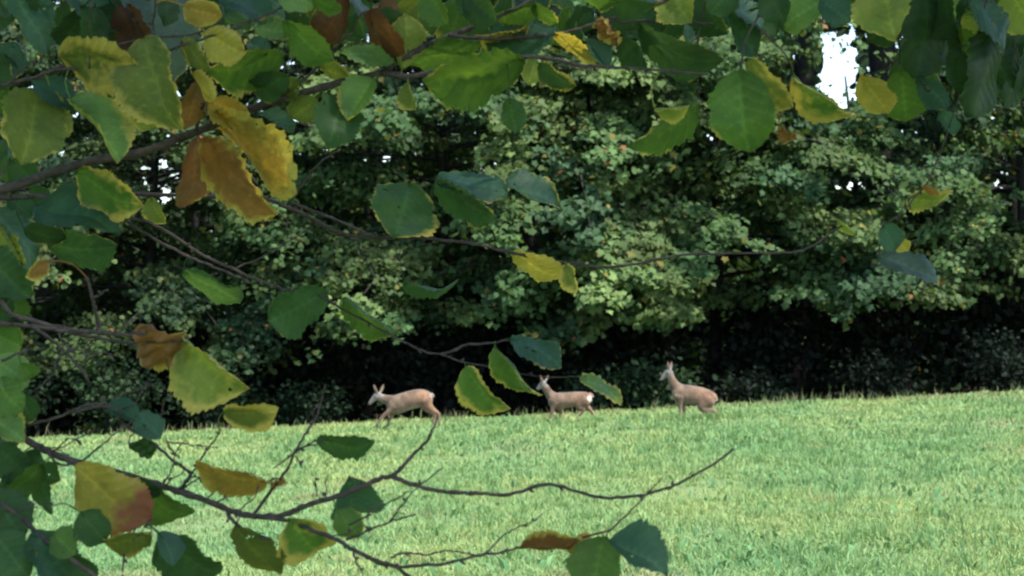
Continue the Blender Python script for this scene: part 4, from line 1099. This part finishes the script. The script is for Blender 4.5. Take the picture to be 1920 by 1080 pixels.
LV = [
 # top left
 (10, -30, 108, 92, 78, 'bg', .0), (0, -40, 60, 40, 60, 'dg', .0), (118, -25, 238, 72, 82, 'bg', .05), (205, -40, 350, 162, 105, 'gy', .05),
 (225, 10, 262, 110, 70, 'br', .0, dict(off=.18, mul=.8)), (112, 106, 258, 122, 98, 'ol', .75), (272, 70, 305, 238, 112, 'ol', .45), (290, 240, 236, 180, 48, 'yg', .5),
 (70, 165, 58, 280, 125, 'ol', .25), (60, 152, 165, 200, 48, 'bg', .05), (132, 185, 232, 292, 62, 'lg', .45), (-12, 205, 38, 172, 48, 'g', .05), (95, 170, 135, 255, 30, 'yg', .4),
 (375, 150, 352, 245, 52, 'o', .1), (368, 258, 366, 394, 74, 'br', .1, dict(mul=1.7)), (380, 260, 512, 408, 78, 'o', .55, dict(mul=1.15)), (396, 215, 550, 368, 76, 'oc', .65),
 (360, 138, 402, 188, 30, 'y', .6), (390, 190, 465, 215, 55, 'oc', .5), (345, 10, 415, 38, 55, 'oc', .5), (385, 60, 452, 105, 66, 'y', .6), (340, 75, 395, 130, 40, 'ol', .3),
 (528, 100, 395, 152, 72, 'g', .3), (478, 55, 553, 60, 46, 'lg', .45), (470, 75, 500, 105, 40, 'bg', .0), (530, 38, 628, 118, 62, 'g', .1), (415, -5, 512, 30, 45, 'bg', .0), (420, 30, 480, 45, 25, 'lg', .1),
 (520, -10, 590, 10, 50, 'lg', .2), (570, -15, 640, 20, 40, 'g', .1), (650, -20, 602, 82, 64, 'br', .0), (735, -15, 708, 100, 50, 'br', .1, dict(mul=1.4)), (690, 20, 735, 110, 40, 'br', .0), (655, -20, 690, 40, 22, 'gy', .0),
 (595, 185, 545, 226, 55, 'ol', .2), (642, 184, 618, 270, 90, 'dg', .0), (485, 212, 552, 245, 26, 'bg', .1), (145, 322, 246, 402, 76, 'g', .6), (20, 300, 70, 345, 60, 'dg', .1), (560, 150, 520, 175, 50, 'ol', .2),
 (600, 125, 665, 150, 36, 'yg', .5), (540, 140, 470, 180, 60, 'dg', .1),
 # top middle
 (755, 128, 772, 28, 64, 'yg', .35), (900, 78, 772, 128, 62, 'g', .1), (985, 112, 800, 168, 92, 'g', .15), (1042, 52, 922, 128, 78, 'bg', .05), (988, 48, 900, 84, 30, 'y', .7), (1035, 65, 1124, 110, 32, 'y', .6),
 (800, -20, 842, 46, 56, 'g', .1), (870, -15, 935, 40, 60, 'dg', .0), (1012, 8, 928, 40, 40, 'g', .1), (1000, 5, 1040, 50, 28, 'g', .3), (860, -25, 900, 25, 60, 'dg', .0), (1080, -25, 1150, 15, 50, 'g', .3), (1140, -20, 1230, 12, 40, 'dg', .1),
 (1250, -28, 1288, 38, 82, 'yg', .3), (1010, 120, 1066, 172, 38, 'dg', .55), (1003, 112, 992, 158, 34, 'yg', .3), (700, 148, 648, 222, 62, 'lg', .35), (738, 115, 640, 85, 38, 'lg', .1), (765, 153, 782, 206, 32, 'ol', .4),
 (1200, 48, 1312, 152, 62, 'dg', .05), (1120, 38, 1162, 82, 28, 'o', .5, dict(crumple=.8)), (1310, 190, 1208, 298, 48, 'g', .25), (1228, 203, 1292, 202, 22, 'yg', .5), (820, 333, 952, 348, 52, 'bg', .05),
 (815, 343, 930, 408, 58, 'dg', .15), (945, 343, 1054, 388, 46, 'bg', .25), (768, 345, 744, 441, 126, 'dg', .35), (955, 183, 968, 250, 46, 'dg', .0), (745, 60, 700, 20, 60, 'dg', .0), (1160, 60, 1210, 130, 45, 'dg', .0), (1100, 75, 1140, 130, 36, 'bg', .0),
 # top right
 (1335, 0, 1428, 98, 62, 'bg', .1), (1358, 8, 1458, 48, 34, 'bg', .1), (1545, 0, 1464, 42, 66, 'lg', .25), (1538, 0, 1595, 38, 56, 'bg', .05), (1660, -35, 1668, 54, 114, 'yg', .2), (1386, 132, 1394, 275, 124, 'g', .1),
 (1404, 112, 1472, 208, 62, 'ol', .7), (1490, 143, 1586, 242, 54, 'g', .7), (1614, 143, 1668, 212, 62, 'y', .3), (1690, 132, 1700, 232, 90, 'g', .15), (1720, 143, 1782, 202, 44, 'bg', .05), (1764, 208, 1792, 252, 32, 'bg', .0),
 (1815, -5, 1902, 88, 50, 'bg', .05), (1806, 30, 1868, 68, 32, 'yg', .4), (1895, -20, 1935, 62, 66, 'yg', .2), (1740, -20, 1735, 142, 92, 'dg', .0, dict(mul=.65)), (1768, -20, 1795, 75, 60, 'dg', .0, dict(mul=.65)), (1858, 60, 1848, 218, 64, 'dg', .0, dict(mul=.65)), (1906, 88, 1892, 202, 54, 'dg', .0, dict(mul=.65)),
 (1800, 90, 1790, 180, 60, 'dg', .0, dict(mul=.65)), (1930, 80, 1925, 190, 60, 'dg', .05, dict(mul=.65)), (1460, 240, 1492, 264, 26, 'o', .3, dict(crumple=.6)), (1702, 374, 1788, 388, 46, 'yg', .6), (1728, 350, 1762, 364, 14, 'o', .2), (1655, 421, 1682, 470, 48, 'bg', .2), (1676, 448, 1704, 470, 28, 'y', .5), (1648, 482, 1762, 518, 46, 'gy', .0), (1570, 412, 1606, 436, 12, 'yg', .4),
 (1440, -20, 1470, 40, 60, 'dg', .0), (1600, -30, 1590, 20, 60, 'dg', .0), (1380, -25, 1330, 25, 60, 'dg', .0),
 # left middle
 (66, 388, 222, 424, 84, 'bg', .0), (88, 458, 208, 482, 66, 'dg', .1), (-18, 392, 90, 478, 58, 'bg', .1), (-12, 425, 42, 498, 52, 'yg', .3), (-25, 480, 48, 556, 95, 'dg', .05), (88, 488, 50, 522, 32, 'o', .5), (-20, 622, 46, 652, 72, 'g', .35), (-15, 670, 50, 712, 66, 'lg', .25), (40, 680, 62, 712, 40, 'g', .0),
 (250, 622, 348, 692, 74, 'o', .35, dict(crumple=.75, label='crumpled dry brown leaf')), (342, 632, 452, 738, 92, 'yg', .55, dict(label='yellow green leaf with an orange stripe', fold=.5)), (345, 508, 452, 566, 46, 'dg', .0), (612, 548, 502, 602, 88, 'dg', .05), (645, 558, 738, 642, 38, 'g', .1), (758, 528, 848, 562, 26, 'dg', .0), (962, 472, 1053, 542, 54, 'y', .5, dict(label='yellow leaf hanging from the long thin twig')), (283, 370, 300, 420, 34, 'ol', .4), (480, 378, 505, 412, 34, 'o', .3), (1060, 495, 1080, 550, 34, 'ol', .7),
 (957, 634, 1057, 668, 46, 'bg', .2), (873, 688, 928, 780, 54, 'g', .6), (928, 648, 1003, 752, 34, 'g', .4, dict(fold=.1, bend=0)), (1088, 707, 1170, 746, 32, 'lg', .45),
 # lower left
 (420, 772, 516, 782, 54, 'ol', .75), (-15, 788, 36, 812, 64, 'lg', .35), (-12, 712, 42, 772, 66, 'g', .05), (195, 765, 262, 775, 36, 'bg', .0), (255, 778, 302, 818, 52, 'bg', .05), (242, 835, 290, 848, 30, 'dg', .0, dict(crumple=.4)),
 (142, 872, 250, 993, 112, 'y', .5, dict(red=1.0, label='yellow leaf with a dull red patch', mul=.85)), (222, 884, 342, 992, 78, 'g', .1), (502, 906, 364, 878, 52, 'oc', .5, dict(label='ochre leaf lying along the lower twigs')), (508, 915, 532, 895, 16, 'o', .5, dict(crumple=.6)), (594, 826, 694, 850, 46, 'dg', .05),
 (72, 842, 76, 968, 48, 'dg', .0), (-5, 835, 48, 900, 60, 'dg', .0), (-20, 920, 40, 1010, 90, 'dg', .05), (283, 1000, 188, 1034, 52, 'ol', .4), (150, 960, 200, 1020, 70, 'dg', .0), (300, 1005, 405, 1092, 92, 'dg', .0), (298, 998, 334, 1052, 46, 'bg', .0), (60, 998, 142, 1092, 84, 'bg', .0), (-10, 1000, 50, 1080, 90, 'dg', .1), (100, 1000, 140, 1040, 60, 'g', .0),
 (443, 985, 508, 1095, 72, 'ol', .15, dict(mul=.8)), (545, 974, 602, 1060, 106, 'g', .72), (655, 893, 658, 962, 92, 'bg', .0), (632, 956, 672, 1008, 56, 'g', .3), (975, 1028, 1092, 1014, 28, 'br', .5, dict(mul=1.4)), (1062, 1030, 1112, 1008, 36, 'oc', .6), (1130, 1006, 1112, 1112, 104, 'g', .1), (1142, 1014, 1256, 1066, 78, 'bg', .05),
 (200, 905, 232, 960, 36, 'dg', .1), (255, 900, 300, 930, 30, 'dg', .0), (20, 560, -20, 600, 50, 'dg', 0), (30, 735, 62, 790, 50, 'dg', 0), (80, 870, 30, 930, 44, 'g', 0), (130, 1040, 180, 1100, 60, 'dg', 0),
]
for it in LV:
    kw = it[7] if len(it) > 7 else {}
    leaf(*it[:7], **kw)

# further leaves of the same twigs, hanging a little deeper in the shrubs
fr = random.Random(77)
for q in range(62):
    x_ = -30 + 1980 * (q + fr.random()) / 62
    if 1505 < x_ < 1640: continue
    y_ = fr.uniform(-45, 25); L_ = fr.uniform(50, 95); a_ = fr.uniform(-0.9, 0.9)
    leaf(x_, y_, x_ + math.sin(a_) * L_, y_ + math.cos(a_) * L_, L_ * fr.uniform(0.5, 0.9), fr.choice(['dg', 'dg', 'g', 'bg', 'dg', 'ol' if x_ < 800 else 'g']), fr.choice([0, 0, .1, .35]), off=fr.uniform(0.08, 0.3), mul=0.8)
for q in range(26):
    x_ = fr.uniform(-40, 70); y_ = fr.uniform(60, 1060); L_ = fr.uniform(55, 95); a_ = fr.uniform(-0.7, 1.4)
    if 560 < y_ < 700: continue
    leaf(x_, y_, x_ + math.sin(a_) * L_, y_ + math.cos(a_) * L_, L_ * fr.uniform(0.5, 0.9), fr.choice(['dg', 'dg', 'g', 'bg', 'dg']), fr.choice([0, 0, .1, .3]), off=fr.uniform(0.05, 0.25), mul=0.8)
for q in range(14):
    x_ = fr.uniform(1690, 1930); y_ = fr.uniform(-20, 90); L_ = fr.uniform(70, 120); a_ = fr.uniform(-0.4, 0.4)
    leaf(x_, y_, x_ + math.sin(a_) * L_, y_ + math.cos(a_) * L_, L_ * fr.uniform(0.4, 0.8), fr.choice(['dg', 'dg', 'g']), 0, off=fr.uniform(0.1, 0.3), mul=0.75)

# leaves of the overhead crowns, out of the picture: they keep the near leaves in open shade
def overhead(shrub, centres, n, seed):
    r = np.random.default_rng(seed)
    base = np.array(shrub.location)
    cs = np.array(centres, float)
    k = r.integers(0, len(cs), n)
    v = r.normal(0, 1, (n, 3)); v /= np.linalg.norm(v, axis=1)[:, None]
    pos = cs[k, :3] + v * (r.uniform(0, 1, n) ** 0.4)[:, None] * cs[k, 3][:, None] * np.array([1, 1, 0.55])
    top = CAMZ + np.clip(pos[:, 1], 0, None) * 0.19 + 0.10
    inv = (np.abs(pos[:, 0]) < pos[:, 1] * 0.27 + 0.12) & (pos[:, 2] < top)
    pos = pos[~inv & (np.linalg.norm(pos - CAMP, axis=1) > 0.7)]; n = len(pos)
    ax = r.normal(0, 0.8, (n, 3)); nor = r.normal(0, 0.45, (n, 3)) + np.array([0, 0, 0.9])
    col = np.array([0.06, 0.125, 0.035]) * r.uniform(0.7, 1.4, n)[:, None]
    yl = r.uniform(0, 1, n) < 0.12; col[yl] = [0.3, 0.26, 0.05]
    shp = OVAL * np.array([1.25, 1, 1])
    V, T, C = leaf_cloud(pos - base, ax, nor, r.uniform(0.07, 0.11, n), col, shp, OVAL_T)
    o = bpy.data.objects.new('crown', np_mesh('crown', V, T, M_FOLI, {'tint': C}, smooth=False))
    o['kind'] = 'stuff'
    link(o, shrub)
overhead(HZ1, [(-1.4, 3.1, 4.3, 1.5), (-1.6, 4.3, 4.0, 1.2), (-1.7, 2.0, 4.0, 1.3), (-0.6, 2.6, 4.6, 1.3)], 5200, 3)
overhead(HZ2, [(1.4, 2.6, 3.9, 1.5), (2.3, 1.4, 3.9, 1.6), (1.2, 0.9, 4.4, 1.5), (0.6, 2.6, 4.6, 1.5), (2.4, 2.9, 3.6, 1.3), (0.3, 1.2, 4.6, 1.3)], 9000, 4)
print('leaves', LEAFN[0])
